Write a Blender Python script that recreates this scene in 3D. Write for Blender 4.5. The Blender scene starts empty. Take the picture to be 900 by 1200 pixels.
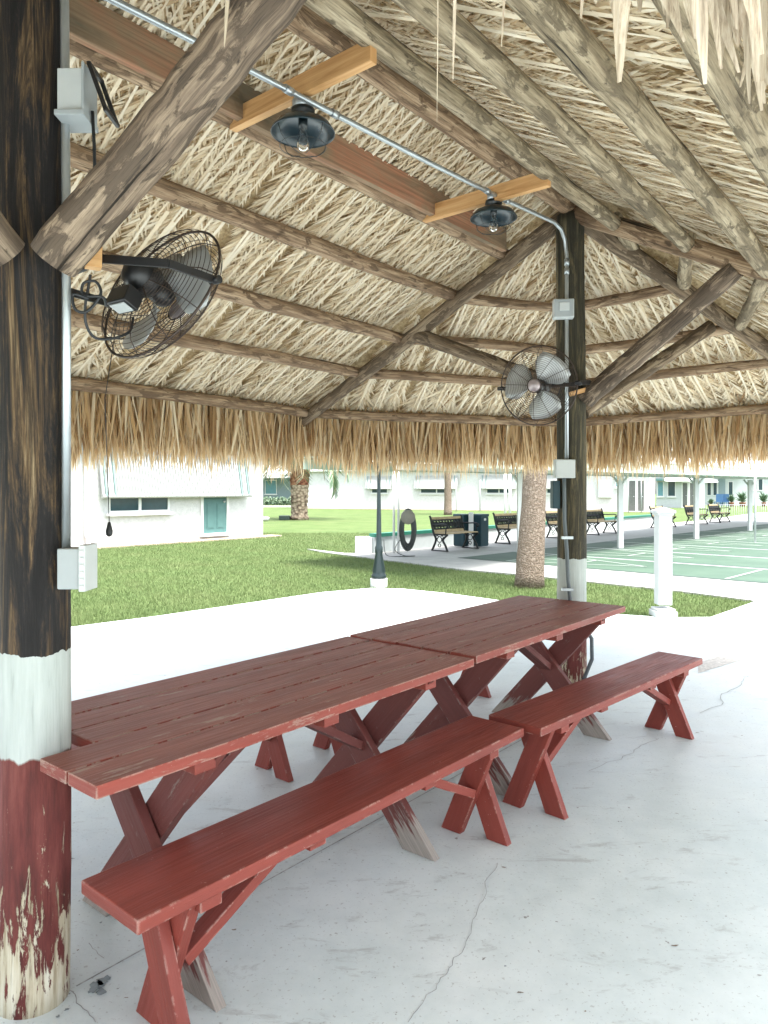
import bpy, math, random
import numpy as np
from mathutils import Vector, Matrix
random.seed(7); RNG = np.random.default_rng(11)
sc = bpy.context.scene
COL = sc.collection
R = math.radians
PI = math.pi

# ------------------------------------------------------------------ object bookkeeping
ROOT = {}
def tag(o, label=None, cat=None, group=None, kind=None):
    if label: o['label'] = label
    if cat: o['category'] = cat
    if group: o['group'] = group
    if kind: o['kind'] = kind
    return o
def thing(name, label, cat, loc=(0, 0, 0), rz=0.0, group=None):
    o = bpy.data.objects.new(name, None); COL.objects.link(o)
    o.empty_display_size = .1
    o.location = loc; o.rotation_euler = (0, 0, rz)
    ROOT[o.name] = Matrix.Translation(Vector(loc)) @ Matrix.Rotation(rz, 4, 'Z')
    return tag(o, label, cat, group)
def copy_tree(o, parent=None):
    c = o.copy(); COL.objects.link(c)
    if parent: c.parent = parent
    for ch in list(o.children): copy_tree(ch, c)
    return c
def V(*a): return Vector(a)

def link_mesh(name, me, mats, parent):
    for m in (mats if isinstance(mats, (list, tuple)) else [mats]): me.materials.append(m)
    o = bpy.data.objects.new(name, me); COL.objects.link(o)
    if parent is not None:
        o.parent = parent
        if parent.name in ROOT: ROOT[o.name] = ROOT[parent.name]
    return o

class MB:
    """collects shapes with a metric UV (u across, v along the grain)"""
    def __init__(s): s.v = []; s.f = []; s.uv = []; s.m = []; s.sm = []
    def face(s, idx, uv, m=0, smooth=False):
        s.f.append(tuple(idx)); s.uv.append([tuple(t) for t in uv]); s.m.append(m); s.sm.append(smooth)
    def box(s, c, ax, h, m=0):
        c = Vector(c); a, b, d = [Vector(x).normalized() for x in ax]
        n = len(s.v); ou, ov = random.random() * 9, random.random() * 9
        for i in (-1, 1):
            for j in (-1, 1):
                for k in (-1, 1): s.v.append(c + a * (i * h[0]) + b * (j * h[1]) + d * (k * h[2]))
        I = lambda i, j, k: n + i * 4 + j * 2 + k
        fl = a.cross(b).dot(d) < 0
        def q(ids, uv):
            if fl: ids = ids[::-1]; uv = uv[::-1]
            s.face(ids, [(u + ou, v + ov) for u, v in uv], m)
        X, Y, Z = 2 * h[0], 2 * h[1], 2 * h[2]
        q([I(0,0,0), I(0,1,0), I(1,1,0), I(1,0,0)], [(0,0),(Y,0),(Y,X),(0,X)])
        q([I(0,0,1), I(1,0,1), I(1,1,1), I(0,1,1)], [(0,0),(0,X),(Y,X),(Y,0)])
        q([I(0,0,0), I(1,0,0), I(1,0,1), I(0,0,1)], [(1,0),(1,X),(1+Z,X),(1+Z,0)])
        q([I(0,1,0), I(0,1,1), I(1,1,1), I(1,1,0)], [(2,0),(2+Z,0),(2+Z,X),(2,X)])
        q([I(0,0,0), I(0,0,1), I(0,1,1), I(0,1,0)], [(3,0),(3+Z,0),(3+Z,Y),(3,Y)])
        q([I(1,0,0), I(1,1,0), I(1,1,1), I(1,0,1)], [(4,0),(4,Y),(4+Z,Y),(4+Z,0)])
        return s
    def abox(s, x0, x1, y0, y1, z0, z1, m=0, long='x'):
        ax = {'x': ((1,0,0),(0,1,0),(0,0,1)), 'y': ((0,1,0),(1,0,0),(0,0,1)), 'z': ((0,0,1),(1,0,0),(0,1,0))}[long]
        hx, hy, hz = (x1-x0)/2, (y1-y0)/2, (z1-z0)/2
        h = {'x': (hx,hy,hz), 'y': (hy,hx,hz), 'z': (hz,hx,hy)}[long]
        return s.box(((x0+x1)/2, (y0+y1)/2, (z0+z1)/2), ax, h, m)
    def beam(s, p, q, w, t, side, m=0):
        """board from p to q; w across `side`, t thick"""
        p, q = Vector(p), Vector(q); a = (q - p).normalized(); b = Vector(side); b = (b - a * b.dot(a)).normalized()
        return s.box((p + q) / 2, (a, b, a.cross(b)), ((q - p).length / 2, w / 2, t / 2), m)
    def tube(s, pts, rad, seg=10, m=0, cap=True, smooth=True, bumps=0.0, closed=False):
        pts = [Vector(p) for p in pts]; N = len(pts)
        rads = rad if isinstance(rad, (list, tuple)) else [rad] * N
        n0 = len(s.v); L = 0; Ls = []
        t0 = (pts[1] - pts[0]).normalized()
        up = Vector((0, 0, 1)) if abs(t0.z) < .9 else Vector((1, 0, 0))
        b = t0.cross(up).normalized()
        ou, ov = random.random() * 9, random.random() * 9
        ph = [random.random() * 6 for _ in range(4)]
        for i, p in enumerate(pts):
            if i: L += (p - pts[i-1]).length
            Ls.append(L)
            if closed: t = (pts[(i+1) % N] - pts[i-1]).normalized()
            else: t = (pts[min(i+1, N-1)] - pts[max(i-1, 0)]).normalized()
            b = (b - t * b.dot(t)).normalized(); c = t.cross(b)
            for k in range(seg):
                a = 2 * PI * k / seg
                r = rads[i]
                if bumps: r *= 1 + bumps * (math.sin(2*a + ph[0] + L*3) * .6 + math.sin(3*a + ph[1] - L*5) * .4 + random.uniform(-.35, .35))
                s.v.append(p + (b * math.cos(a) + c * math.sin(a)) * r)
        for i in range(N if closed else N - 1):
            j = (i + 1) % N
            l0, l1 = Ls[i], (Ls[j] if j > i else Ls[i] + .01)
            for k in range(seg):
                k2 = (k + 1) % seg; w = 2 * PI * max(rads) / seg
                s.face([n0 + i*seg + k, n0 + i*seg + k2, n0 + j*seg + k2, n0 + j*seg + k],
                       [(ou + k*w, ov + l0), (ou + (k+1)*w, ov + l0), (ou + (k+1)*w, ov + l1), (ou + k*w, ov + l1)], m, smooth)
        if cap and not closed:
            for i, rev in ((0, True), (N-1, False)):
                ids = [n0 + i*seg + k for k in range(seg)]
                if rev: ids = ids[::-1]
                s.face(ids, [(ou + .3 * math.cos(2*PI*k/seg) * rads[i], ov + .3 * math.sin(2*PI*k/seg) * rads[i]) for k in range(seg)], m)
        return s
    def lathe(s, prof, c=(0,0,0), axis=(0,0,1), seg=24, m=0, smooth=True):
        c = Vector(c); a = Vector(axis).normalized()
        up = Vector((1,0,0)) if abs(a.z) > .9 else Vector((0,0,1))
        b = a.cross(up).normalized(); d = a.cross(b); n0 = len(s.v)
        for r, z in prof:
            for k in range(seg):
                t = 2*PI*k/seg; s.v.append(c + a*z + (b*math.cos(t) + d*math.sin(t)) * max(r, 1e-4))
        for i in range(len(prof)-1):
            for k in range(seg):
                k2 = (k+1) % seg
                s.face([n0+i*seg+k, n0+i*seg+k2, n0+(i+1)*seg+k2, n0+(i+1)*seg+k],
                       [(k*.02, prof[i][1]), (k*.02+.02, prof[i][1]), (k*.02+.02, prof[i+1][1]), (k*.02, prof[i+1][1])], m, smooth)
        return s
    def poly(s, pts, z0, z1, m=0):
        """vertical prism over a plan polygon (ccw)"""
        n = len(s.v); k = len(pts)
        for p in pts: s.v.append(Vector((p[0], p[1], z1)))
        for p in pts: s.v.append(Vector((p[0], p[1], z0)))
        s.face(list(range(n, n+k)), [(p[0], p[1]) for p in pts], m)
        for i in range(k):
            j = (i+1) % k
            s.face([n+k+i, n+k+j, n+j, n+i], [(0,0),(1,0),(1,.1),(0,.1)], m)
        return s
    def sheet(s, pts, z, m=0):
        n = len(s.v)
        for p in pts: s.v.append(Vector((p[0], p[1], z)))
        s.face(list(range(n, n+len(pts))), [(p[0], p[1]) for p in pts], m); return s
    def ribbon(s, pts, w, z, m=0):
        for i in range(len(pts)-1):
            p, q = Vector(pts[i][:2]), Vector(pts[i+1][:2]); d = (q-p); 
            if d.length < 1e-6: continue
            nrm = Vector((-d.y, d.x)).normalized() * w/2
            s.sheet([p-nrm, q-nrm, q+nrm, p+nrm], z, m)
        return s
    def build(s, name, mats, parent=None, bevel=0.0, world=True):
        me = bpy.data.meshes.new(name)
        vs = s.v
        if parent is not None and parent.name in ROOT and world:
            inv = ROOT[parent.name].inverted(); vs = [inv @ v for v in vs]
        me.from_pydata([tuple(v) for v in vs], [], s.f)
        uvl = me.uv_layers.new(name='UVMap'); flat = []
        for u in s.uv:
            for t in u: flat.extend(t)
        uvl.data.foreach_set('uv', flat)
        me.polygons.foreach_set('material_index', s.m)
        me.polygons.foreach_set('use_smooth', s.sm)
        me.update()
        o = link_mesh(name, me, mats, parent)
        if bevel:
            b = o.modifiers.new('Bevel', 'BEVEL'); b.width = bevel; b.segments = 2; b.limit_method = 'ANGLE'; b.angle_limit = R(40)
        return o

def strips(name, mats, parent, P, D, S, L, W, tone, droop=0.0, nrm=None, segs=3, taper=(.75, 1, .8, .08), curl=0.0):
    """many leaf-sized blades as one mesh; P base, D direction, S side, all (n,3)"""
    P, D, S = map(lambda a: np.asarray(a, float), (P, D, S)); n = len(P)
    L = np.asarray(L, float).reshape(-1, 1); W = np.asarray(W, float).reshape(-1, 1)
    D = D / np.linalg.norm(D, axis=1, keepdims=True)
    S = S - D * (S * D).sum(1, keepdims=True); S = S / np.linalg.norm(S, axis=1, keepdims=True)
    dr = np.asarray(droop, float)
    if dr.ndim == 0: dr = np.full(n, float(dr))
    N = np.cross(D, S) if nrm is None else np.asarray(nrm, float)
    vs = np.zeros((n, (segs+1)*2, 3))
    for i in range(segs+1):
        t = i/segs; w = np.interp(t, np.linspace(0, 1, len(taper)), taper)
        ctr = P + D*L*t + N * (dr.reshape(-1, 1) * t*t)
        tw = curl * t
        Si = S*math.cos(tw) + np.cross(D, S)*math.sin(tw)
        vs[:, 2*i] = ctr - Si*W*w/2; vs[:, 2*i+1] = ctr + Si*W*w/2
    V_ = vs.reshape(-1, 3)
    if parent is not None and parent.name in ROOT:
        M = np.array(ROOT[parent.name].inverted()); V_ = V_ @ M[:3,:3].T + M[:3,3]
    base = (np.arange(n) * (segs+1)*2)[:, None, None]
    q = np.array([[2*i, 2*i+1, 2*i+3, 2*i+2] for i in range(segs)])[None]
    F = (base + q).reshape(-1, 4)
    me = bpy.data.meshes.new(name)
    me.vertices.add(len(V_)); me.vertices.foreach_set('co', V_.ravel())
    me.loops.add(F.size); me.loops.foreach_set('vertex_index', F.ravel().astype(np.int32))
    me.polygons.add(len(F)); me.polygons.foreach_set('loop_start', (np.arange(len(F))*4).astype(np.int32))
    me.update(calc_edges=True)
    at = me.attributes.new('tone', 'FLOAT', 'POINT')
    at.data.foreach_set('value', np.repeat(np.asarray(tone, float), (segs+1)*2).astype(np.float32))
    al = me.attributes.new('along', 'FLOAT', 'POINT')
    al.data.foreach_set('value', np.tile(np.repeat(np.linspace(0, 1, segs+1), 2), n).astype(np.float32))
    return link_mesh(name, me, mats, parent)

# ------------------------------------------------------------------ materials
class NT:
    def __init__(s, name, rough=.7, spec=.3):
        s.mat = bpy.data.materials.new(name); s.mat.use_nodes = True
        s.t = s.mat.node_tree; s.n = s.t.nodes; s.l = s.t.links
        s.b = s.n['Principled BSDF']; s.b.inputs['Roughness'].default_value = rough
        s.b.inputs['Specular IOR Level'].default_value = spec
        s.out = s.n['Material Output']
    def put(s, sock, val):
        if hasattr(val, 'is_output'): s.l.new(val, sock)
        elif isinstance(val, tuple) and len(val) == 3 and sock.type == 'RGBA': sock.default_value = (*val, 1)
        else: sock.default_value = val
    def uv(s, sx=1, sy=1, sz=1, kind='UV'):
        tc = s.n.new('ShaderNodeTexCoord'); mp = s.n.new('ShaderNodeMapping'); mp.inputs['Scale'].default_value = (sx, sy, sz)
        s.l.new(tc.outputs[kind], mp.inputs['Vector']); return mp.outputs[0]
    def pos(s, sx=1, sy=1, sz=1):
        g = s.n.new('ShaderNodeNewGeometry'); mp = s.n.new('ShaderNodeMapping'); mp.inputs['Scale'].default_value = (sx, sy, sz)
        s.l.new(g.outputs['Position'], mp.inputs['Vector']); return mp.outputs[0]
    def noise(s, vec, scale=1, detail=4, rough=.55, dist=0, out=0):
        n = s.n.new('ShaderNodeTexNoise'); n.inputs['Scale'].default_value = scale; n.inputs['Detail'].default_value = detail
        n.inputs['Roughness'].default_value = rough; n.inputs['Distortion'].default_value = dist
        s.l.new(vec, n.inputs['Vector']); return n.outputs[out]
    def ramp(s, fac, stops, interp='LINEAR'):
        r = s.n.new('ShaderNodeValToRGB'); r.color_ramp.interpolation = interp; e = r.color_ramp.elements
        while len(e) < len(stops): e.new(.5)
        for i, (p, c) in enumerate(stops):
            e[i].position = p; e[i].color = (*c, 1) if isinstance(c, tuple) else (c, c, c, 1)
        s.put(r.inputs[0], fac); return r.outputs[0]
    def mix(s, f, a, b, mode='MIX'):
        m = s.n.new('ShaderNodeMix'); m.data_type = 'RGBA'; m.blend_type = mode
        s.put(m.inputs[0], f); s.put(m.inputs[6], a); s.put(m.inputs[7], b); return m.outputs[2]
    def math(s, op, a, b=0.0, clamp=False):
        m = s.n.new('ShaderNodeMath'); m.operation = op; m.use_clamp = clamp; s.put(m.inputs[0], a); s.put(m.inputs[1], b); return m.outputs[0]
    def z(s):
        g = s.n.new('ShaderNodeNewGeometry'); x = s.n.new('ShaderNodeSeparateXYZ'); s.l.new(g.outputs['Position'], x.inputs[0]); return x.outputs[2]
    def nz(s):
        g = s.n.new('ShaderNodeNewGeometry'); x = s.n.new('ShaderNodeSeparateXYZ'); s.l.new(g.outputs['True Normal'], x.inputs[0]); return x.outputs[2]
    def attr(s, name):
        a = s.n.new('ShaderNodeAttribute'); a.attribute_name = name; return a.outputs['Fac']
    def color(s, c): s.put(s.b.inputs['Base Color'], c); return s
    def rough(s, c): s.put(s.b.inputs['Roughness'], c); return s
    def bump(s, h, strength=.3, dist=.01):
        b = s.n.new('ShaderNodeBump'); b.inputs['Strength'].default_value = strength; b.inputs['Distance'].default_value = dist
        s.put(b.inputs['Height'], h); s.l.new(b.outputs[0], s.b.inputs['Normal']); return s

M = {}
def plain(name, c, rough=.6, metal=0, spec=.4, var=.12, scale=8, bump=.0):
    t = NT(name, rough, spec); t.b.inputs['Metallic'].default_value = metal
    n = t.noise(t.pos(), scale, 5)
    lo = tuple(x*(1-var) for x in c); hi = tuple(min(1, x*(1+var)) for x in c)
    t.color(t.ramp(n, [(.3, lo), (.7, hi)]))
    t.rough(t.ramp(n, [(.3, rough*.85), (.7, min(1, rough*1.15))]))
    if bump: t.bump(t.noise(t.pos(), scale*8, 4), bump, .004)
    M[name] = t.mat; return t.mat

def pole_mat(name, dark, mid, light, patch=.5):
    t = NT(name, .8, .25)
    g = t.noise(t.uv(28, 2.2), 1, 8, .65)
    b = t.noise(t.uv(15, 5), 1, 7, .65, 1.1)
    fine = t.noise(t.uv(130, 5), 1, 5, .65)
    c = t.ramp(g, [(.28, dark), (.48, mid), (.66, light)])
    c2 = t.ramp(fine, [(.3, tuple(x*.55 for x in dark)), (.7, mid)])
    pm = t.ramp(b, [(patch-.02, 0), (patch+.03, 1)])
    c = t.mix(pm, c, c2)
    cr = t.ramp(t.noise(t.uv(34, .8), 1, 5, .5, .3), [(.30, 1), (.335, 0)])
    c = t.mix(cr, c, (.02, .015, .01))
    c = t.mix(t.ramp(fine, [(.50, 0), (.68, .75)]), c, tuple(x*.35 for x in dark))
    kn = t.ramp(t.noise(t.uv(7, 3.2), 1, 3, .5), [(.69, 0), (.73, .8)]); c = t.mix(kn, c, tuple(x*.4 for x in dark))
    t.color(c)
    h = t.math('ADD', t.math('MULTIPLY', g, .7), t.math('MULTIPLY', pm, .25)); h = t.math('SUBTRACT', h, t.math('MULTIPLY', cr, .5))
    t.bump(h, .7, .008); M[name] = t.mat; return t.mat
pole_mat('pole_tan', (.085, .052, .030), (.25, .165, .10), (.47, .35, .23), .55)
pole_mat('pole_brown', (.065, .045, .028), (.18, .13, .085), (.37, .29, .20), .52)
pole_mat('pole_green', (.085, .063, .040), (.25, .20, .13), (.48, .405, .285), .54)
pole_mat('brace_wood', (.045, .035, .027), (.17, .125, .09), (.40, .31, .22), .50)
def post_mat(name, dk, md, lt):
    t = NT(name, .75, .3)
    g = t.noise(t.uv(15, 1.5), 1, 12, .76, .8); g2 = t.noise(t.uv(120, 3), 1, 6, .65)
    wood = t.ramp(g, [(.40, dk), (.50, tuple(x*2.2 for x in dk)), (.58, md), (.70, lt)])
    wood = t.mix(t.ramp(g2, [(.42, .0), (.6, .75)]), wood, dk)
    crack = t.ramp(t.noise(t.uv(22, .7), 1, 6, .6, .5), [(.315, 1), (.335, 0)])
    wood = t.mix(crack, wood, (.008, .007, .006))
    z = t.z()
    wob = t.math('MULTIPLY', t.math('SUBTRACT', t.noise(t.uv(18, 2), 1, 4), .5), .05)
    zz = t.math('ADD', z, wob)
    white = t.ramp(t.noise(t.uv(30, 2.5), 1, 6, .6), [(.3, (.27, .30, .28)), (.42, (.40, .44, .42)), (.7, (.49, .53, .51))])
    white = t.mix(crack, white, (.12, .11, .10))
    red = t.ramp(t.noise(t.uv(20, 3), 1, 6, .65), [(.3, (.055, .017, .015)), (.5, (.125, .030, .026)), (.7, (.185, .055, .046))])
    bare = t.ramp(t.noise(t.uv(40, 3), 1, 6, .6), [(.3, (.22, .17, .10)), (.5, (.50, .45, .33)), (.7, (.66, .64, .53))])
    pn = t.noise(t.uv(34, 5.5), 1, 8, .72, .5)
    # paint peels more towards the foot
    thr = t.math('MULTIPLY', t.math('SUBTRACT', .42, z), .42)
    peel = t.ramp(t.math('ADD', pn, t.math('MAXIMUM', thr, -.10)), [(.585, 0), (.615, 1)])
    red = t.mix(peel, red, bare)
    c = t.mix(t.ramp(zz, [(.728, 0), (.734, 1)]), red, white)
    up = t.ramp(zz, [(.0, 0), (1, 1)])
    is_up = t.math('GREATER_THAN', zz, 1.03)
    c = t.mix(is_up, c, wood)
    t.color(c)
    h = t.math('SUBTRACT', t.math('ADD', g, t.math('MULTIPLY', g2, .5)), t.math('ADD', t.math('MULTIPLY', crack, .9), t.math('MULTIPLY', peel, .2)))
    t.bump(h, .8, .007); M[name] = t.mat
post_mat('post_near', (.009, .008, .008), (.115, .072, .036), (.36, .27, .16))
post_mat('post_far', (.022, .020, .013), (.13, .105, .058), (.27, .225, .13))

def paint_mat(name, top, side, bare, chip=.62, low=0.0, topbare=.62, rough=.55):
    t = NT(name, rough, .35)
    n1 = t.noise(t.uv(9, 1.3), 1, 7, .65, .4); n2 = t.noise(t.uv(110, 3), 1, 7, .68); n3 = t.noise(t.pos(), 14, 6, .7)
    isT = t.ramp(t.nz(), [(.75, 0), (.92, 1)])
    tc = t.ramp(n1, [(.28, tuple(x*.78 for x in top)), (.5, top), (.72, tuple(x*1.28 for x in top))])
    tc = t.mix(t.math('MULTIPLY', t.ramp(n2, [(.48, 0), (.66, 1)]), .38), tc, tuple(x*.55 for x in top))
    sdc = t.ramp(n1, [(.28, tuple(x*.72 for x in side)), (.5, side), (.72, tuple(x*1.2 for x in side))])
    c = t.mix(isT, sdc, tc)
    bv = t.n.new('ShaderNodeBevel'); bv.inputs['Radius'].default_value = .009; bv.samples = 4
    g = t.n.new('ShaderNodeNewGeometry'); dp = t.n.new('ShaderNodeVectorMath'); dp.operation = 'DOT_PRODUCT'
    t.l.new(bv.outputs[0], dp.inputs[0]); t.l.new(g.outputs['True Normal'], dp.inputs[1])
    edge = t.ramp(dp.outputs['Value'], [(.90, 1), (.985, 0)])
    ch = t.math('MULTIPLY', edge, t.ramp(n3, [(chip-.04, 0), (chip, 1)]))
    if name == 'table_top': ch = t.math('MULTIPLY', ch, t.math('SUBTRACT', 1.0, t.math('MULTIPLY', isT, .8)))
    specks = t.ramp(t.noise(t.pos(), 60, 4, .65), [(.70, 0), (.715, 1)])
    ch = t.math('MAXIMUM', ch, t.math('MULTIPLY', specks, .7))
    ch = t.math('MAXIMUM', ch, t.math('MULTIPLY', t.ramp(t.noise(t.uv(14, 2.4), 1, 8, .75), [(topbare, 0), (topbare+.05, 1)]), .55))
    bc = t.ramp(n2, [(.3, tuple(x*.5 for x in bare)), (.7, bare)])
    if low:
        f = t.math('ADD', t.z(), t.math('MULTIPLY', t.math('SUBTRACT', t.noise(t.uv(40, 5), 1, 6), .5), .5))
        ch = t.math('MAXIMUM', ch, t.ramp(f, [(low-.02, 1), (low+.02, 0)]))
    t.color(t.mix(ch, c, bc))
    t.rough(t.ramp(n2, [(.3, rough-.12), (.7, rough+.2)]))
    t.bump(t.math('SUBTRACT', t.math('ADD', n2, n1), t.math('MULTIPLY', ch, .6)), .55, .004); M[name] = t.mat
paint_mat('table_top', (.235, .080, .060), (.215, .042, .029), (.50, .40, .33), .50, topbare=.58, rough=.52)
paint_mat('table_leg', (.15, .045, .036), (.135, .040, .034), (.36, .32, .28), .56, low=.11, topbare=.60)
paint_mat('bench_paint', (.225, .050, .036), (.205, .040, .028), (.55, .36, .30), .555, topbare=.70, rough=.5)

t = NT('thatch', .8, .15)
tn = t.attr('tone'); al = t.attr('along')
c = t.ramp(tn, [(0, (.28, .17, .085)), (.25, (.64, .495, .32)), (.6, (.86, .755, .57)), (1, (.93, .87, .73))])
n = t.noise(t.pos(60, 60, 60), 1, 3)
c = t.mix(t.math('MULTIPLY', n, .18), c, (.42, .29, .16))
t.color(c)
tr = t.n.new('ShaderNodeBsdfTranslucent'); t.l.new(c, tr.inputs[0]); mx = t.n.new('ShaderNodeMixShader'); mx.inputs[0].default_value = .28
t.l.new(t.b.outputs[0], mx.inputs[1]); t.l.new(tr.outputs[0], mx.inputs[2]); t.l.new(mx.outputs[0], t.out.inputs[0]); M['thatch'] = t.mat
t = NT('fringe', .8, .15)
tn = t.attr('tone'); al = t.attr('along')
c = t.ramp(tn, [(0, (.32, .185, .085)), (.3, (.56, .38, .20)), (.7, (.76, .58, .36)), (1, (.88, .78, .58))])
c = t.mix(t.ramp(al, [(.70, 0), (1, .55)]), c, (.70, .58, .40))
t.color(c)
tr = t.n.new('ShaderNodeBsdfTranslucent'); t.l.new(c, tr.inputs[0]); mx = t.n.new('ShaderNodeMixShader'); mx.inputs[0].default_value = .38
t.l.new(t.b.outputs[0], mx.inputs[1]); t.l.new(tr.outputs[0], mx.inputs[2]); t.l.new(mx.outputs[0], t.out.inputs[0]); M['fringe'] = t.mat
t = NT('near_blade', .75, .2)
c = t.ramp(t.noise(t.pos(420, 420, 9), 1, 6, .7), [(.34, (.17, .12, .075)), (.5, (.38, .31, .225)), (.66, (.52, .455, .36))])
c = t.mix(t.math('MULTIPLY', t.attr('tone'), .35), c, (.46, .41, .33)); t.color(c); t.bump(t.noise(t.pos(500, 500, 12), 1, 4), .5, .002)
tr = t.n.new('ShaderNodeBsdfTranslucent'); t.l.new(c, tr.inputs[0]); mx = t.n.new('ShaderNodeMixShader'); mx.inputs[0].default_value = .2
t.l.new(t.b.outputs[0], mx.inputs[1]); t.l.new(tr.outputs[0], mx.inputs[2]); t.l.new(mx.outputs[0], t.out.inputs[0]); M['near_blade'] = t.mat
t = NT('thatch_back', .9, .1)
t.color(t.ramp(t.noise(t.pos(30, 30, 30), 1, 6, .7), [(.3, (.22, .14, .07)), (.5, (.50, .38, .22)), (.7, (.70, .56, .36))])); t.bump(t.noise(t.pos(), 40, 5), .6, .01); M['thatch_back'] = t.mat

# concrete
t = NT('concrete', .55, .35)
n1 = t.noise(t.pos(), .55, 8, .62, .3); n2 = t.noise(t.pos(), 5, 8, .7); n3 = t.noise(t.pos(), 60, 3, .6)
c = t.ramp(n1, [(.32, (.46, .545, .545)), (.5, (.56, .63, .625)), (.68, (.65, .695, .685))])
c = t.mix(.35, c, t.ramp(n2, [(.35, (.44, .51, .51)), (.6, (.64, .70, .695))]))
worn = t.ramp(t.noise(t.pos(3.2, 9, 1), 1, 9, .75, .5), [(.57, 0), (.65, .55)])
c = t.mix(worn, c, (.31, .33, .325))
sp = t.ramp(t.noise(t.pos(), 21, 3, .6), [(.70, 0), (.73, .8)])
c = t.mix(sp, c, (.15, .14, .125))
sp2 = t.ramp(t.noise(t.pos(), 75, 3, .6), [(.62, 0), (.68, .5)])
c = t.mix(sp2, c, (.24, .24, .23))
st = t.ramp(t.noise(t.pos(), 1.7, 5, .6, 1), [(.66, 0), (.74, .35)])
c = t.mix(st, c, (.28, .32, .32))
t.color(c); t.rough(t.ramp(n2, [(.35, .38), (.65, .62)])); t.bump(t.math('ADD', t.math('MULTIPLY', n3, .5), n2), .35, .004); M['concrete'] = t.mat
t = NT('path_concrete', .8, .2)
n2 = t.noise(t.pos(), 2.2, 8, .7)
t.color(t.ramp(n2, [(.3, (.30, .30, .29)), (.5, (.36, .36, .345)), (.7, (.41, .405, .39))])); t.bump(n2, .3, .01); M['path_concrete'] = t.mat
plain('aggregate', (.46, .445, .41), .9, var=.3, scale=40, bump=.4)
plain('crack', (.32, .335, .33), .95, var=.4, scale=30)
plain('litter', (.20, .16, .12), .9, var=.4, scale=30)
plain('seam_dark', (.018, .010, .008), .95)  # near-black for tabletop seams: gap shade and dirt in one colour
plain('stain', (.20, .24, .25), .7, var=.3, scale=40)
t = NT('grass', .9, .1)
g1 = t.noise(t.pos(), .9, 6, .6); g2 = t.noise(t.pos(), 22, 5, .7); g3 = t.noise(t.pos(.25, .9, 1), 1, 5, .6)
c = t.ramp(g1, [(.3, (.070, .108, .038)), (.5, (.092, .135, .048)), (.72, (.118, .148, .062))])
c = t.mix(t.ramp(g2, [(.4, 0), (.65, .55)]), c, (.055, .085, .03))
c = t.mix(t.ramp(g3, [(.55, 0), (.72, .5)]), c, (.12, .13, .06))
t.color(c); t.bump(g2, .8, .03); M['grass'] = t.mat
t = NT('grass_blade', .7, .2)
c = t.ramp(t.attr('tone'), [(0, (.095, .140, .052)), (.5, (.135, .185, .072)), (.85, (.165, .205, .09)), (1, (.25, .235, .13))])
t.color(c); tr = t.n.new('ShaderNodeBsdfTranslucent'); t.l.new(c, tr.inputs[0]); mx = t.n.new('ShaderNodeMixShader'); mx.inputs[0].default_value = .3
t.l.new(t.b.outputs[0], mx.inputs[1]); t.l.new(tr.outputs[0], mx.inputs[2]); t.l.new(mx.outputs[0], t.out.inputs[0]); M['grass_blade'] = t.mat
t = NT('court_green', .65, .3)
n = t.noise(t.pos(), .8, 7, .6)
t.color(t.ramp(n, [(.3, (.034, .066, .044)), (.5, (.045, .082, .055)), (.7, (.062, .104, .072))])); M['court_green'] = t.mat
plain('court_dark', (.035, .065, .05), .7)
plain('court_line', (.26, .30, .275), .6, var=.06)
t = NT('stucco', .85, .2)
n = t.noise(t.pos(), 9, 7, .7); nb = t.noise(t.pos(), 38, 4, .6)
t.color(t.ramp(n, [(.3, (.47, .485, .485)), (.6, (.58, .59, .59))])); t.bump(nb, .9, .02); M['stucco'] = t.mat
plain('white_paint', (.62, .64, .63), .5, var=.04)
plain('pale_wall', (.46, .50, .505), .8, var=.05)
plain('blue_wall', (.20, .26, .28), .8, var=.05)
plain('roof_white', (.56, .575, .57), .7, var=.05)
plain('teal_door', (.075, .16, .155), .5, var=.08)
plain('teal_stripe', (.17, .25, .24), .5, var=.05)
plain('glass_dark', (.02, .05, .06), .12, spec=.6)
plain('glass_teal', (.10, .24, .28), .15, spec=.6)
plain('grey_door', (.11, .12, .115), .5)
plain('mulch', (.36, .29, .23), .95, var=.35, scale=20)
plain('black_iron', (.006, .009, .010), .45, spec=.4)
plain('dark_green_metal', (.007, .018, .020), .4, spec=.5)
plain('bin_teal', (.015, .05, .065), .5)
plain('green_cap', (.02, .15, .10), .5)
plain('bollard_white', (.40, .42, .42), .5, var=.05)
plain('awning_white', (.40, .415, .41), .6, var=.04)
plain('canopy_green', (.40, .50, .44), .6, var=.05)
plain('slat_wood', (.42, .33, .20), .7, var=.2)
plain('galvanized', (.42, .46, .48), .38, metal=.75, var=.1)
plain('grey_plastic', (.33, .36, .37), .5, var=.05)
plain('light_plastic', (.50, .53, .53), .5, var=.05)
plain('fan_black', (.012, .012, .013), .4, spec=.5)
plain('fan_wire', (.05, .035, .028), .5, metal=.3)
plain('fan_blade', (.42, .43, .43), .4, metal=.4)
plain('badge_silver', (.35, .30, .31), .4, metal=.6)
plain('cable_black', (.02, .022, .024), .5)
plain('cable_grey', (.10, .12, .13), .45)
plain('lamp_dark', (.010, .016, .018), .35, spec=.6)
plain('lamp_teal', (.006, .020, .027), .3, spec=.6)
plain('hose', (.045, .055, .052), .5)
plain('reel', (.24, .23, .20), .7)
plain('block_white', (.62, .64, .65), .8)
plain('box_green', (.03, .05, .04), .5)
plain('leaf_green', (.05, .10, .03), .7, var=.3, scale=20)
plain('hedge_green', (.10, .14, .04), .8, var=.4, scale=10)
plain('blue_fabric', (.06, .14, .26), .7)
plain('terracotta', (.30, .12, .07), .8)
t = NT('lumber', .6, .3)
g = t.noise(t.uv(40, 1.6), 1, 6, .6, .8)
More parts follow.
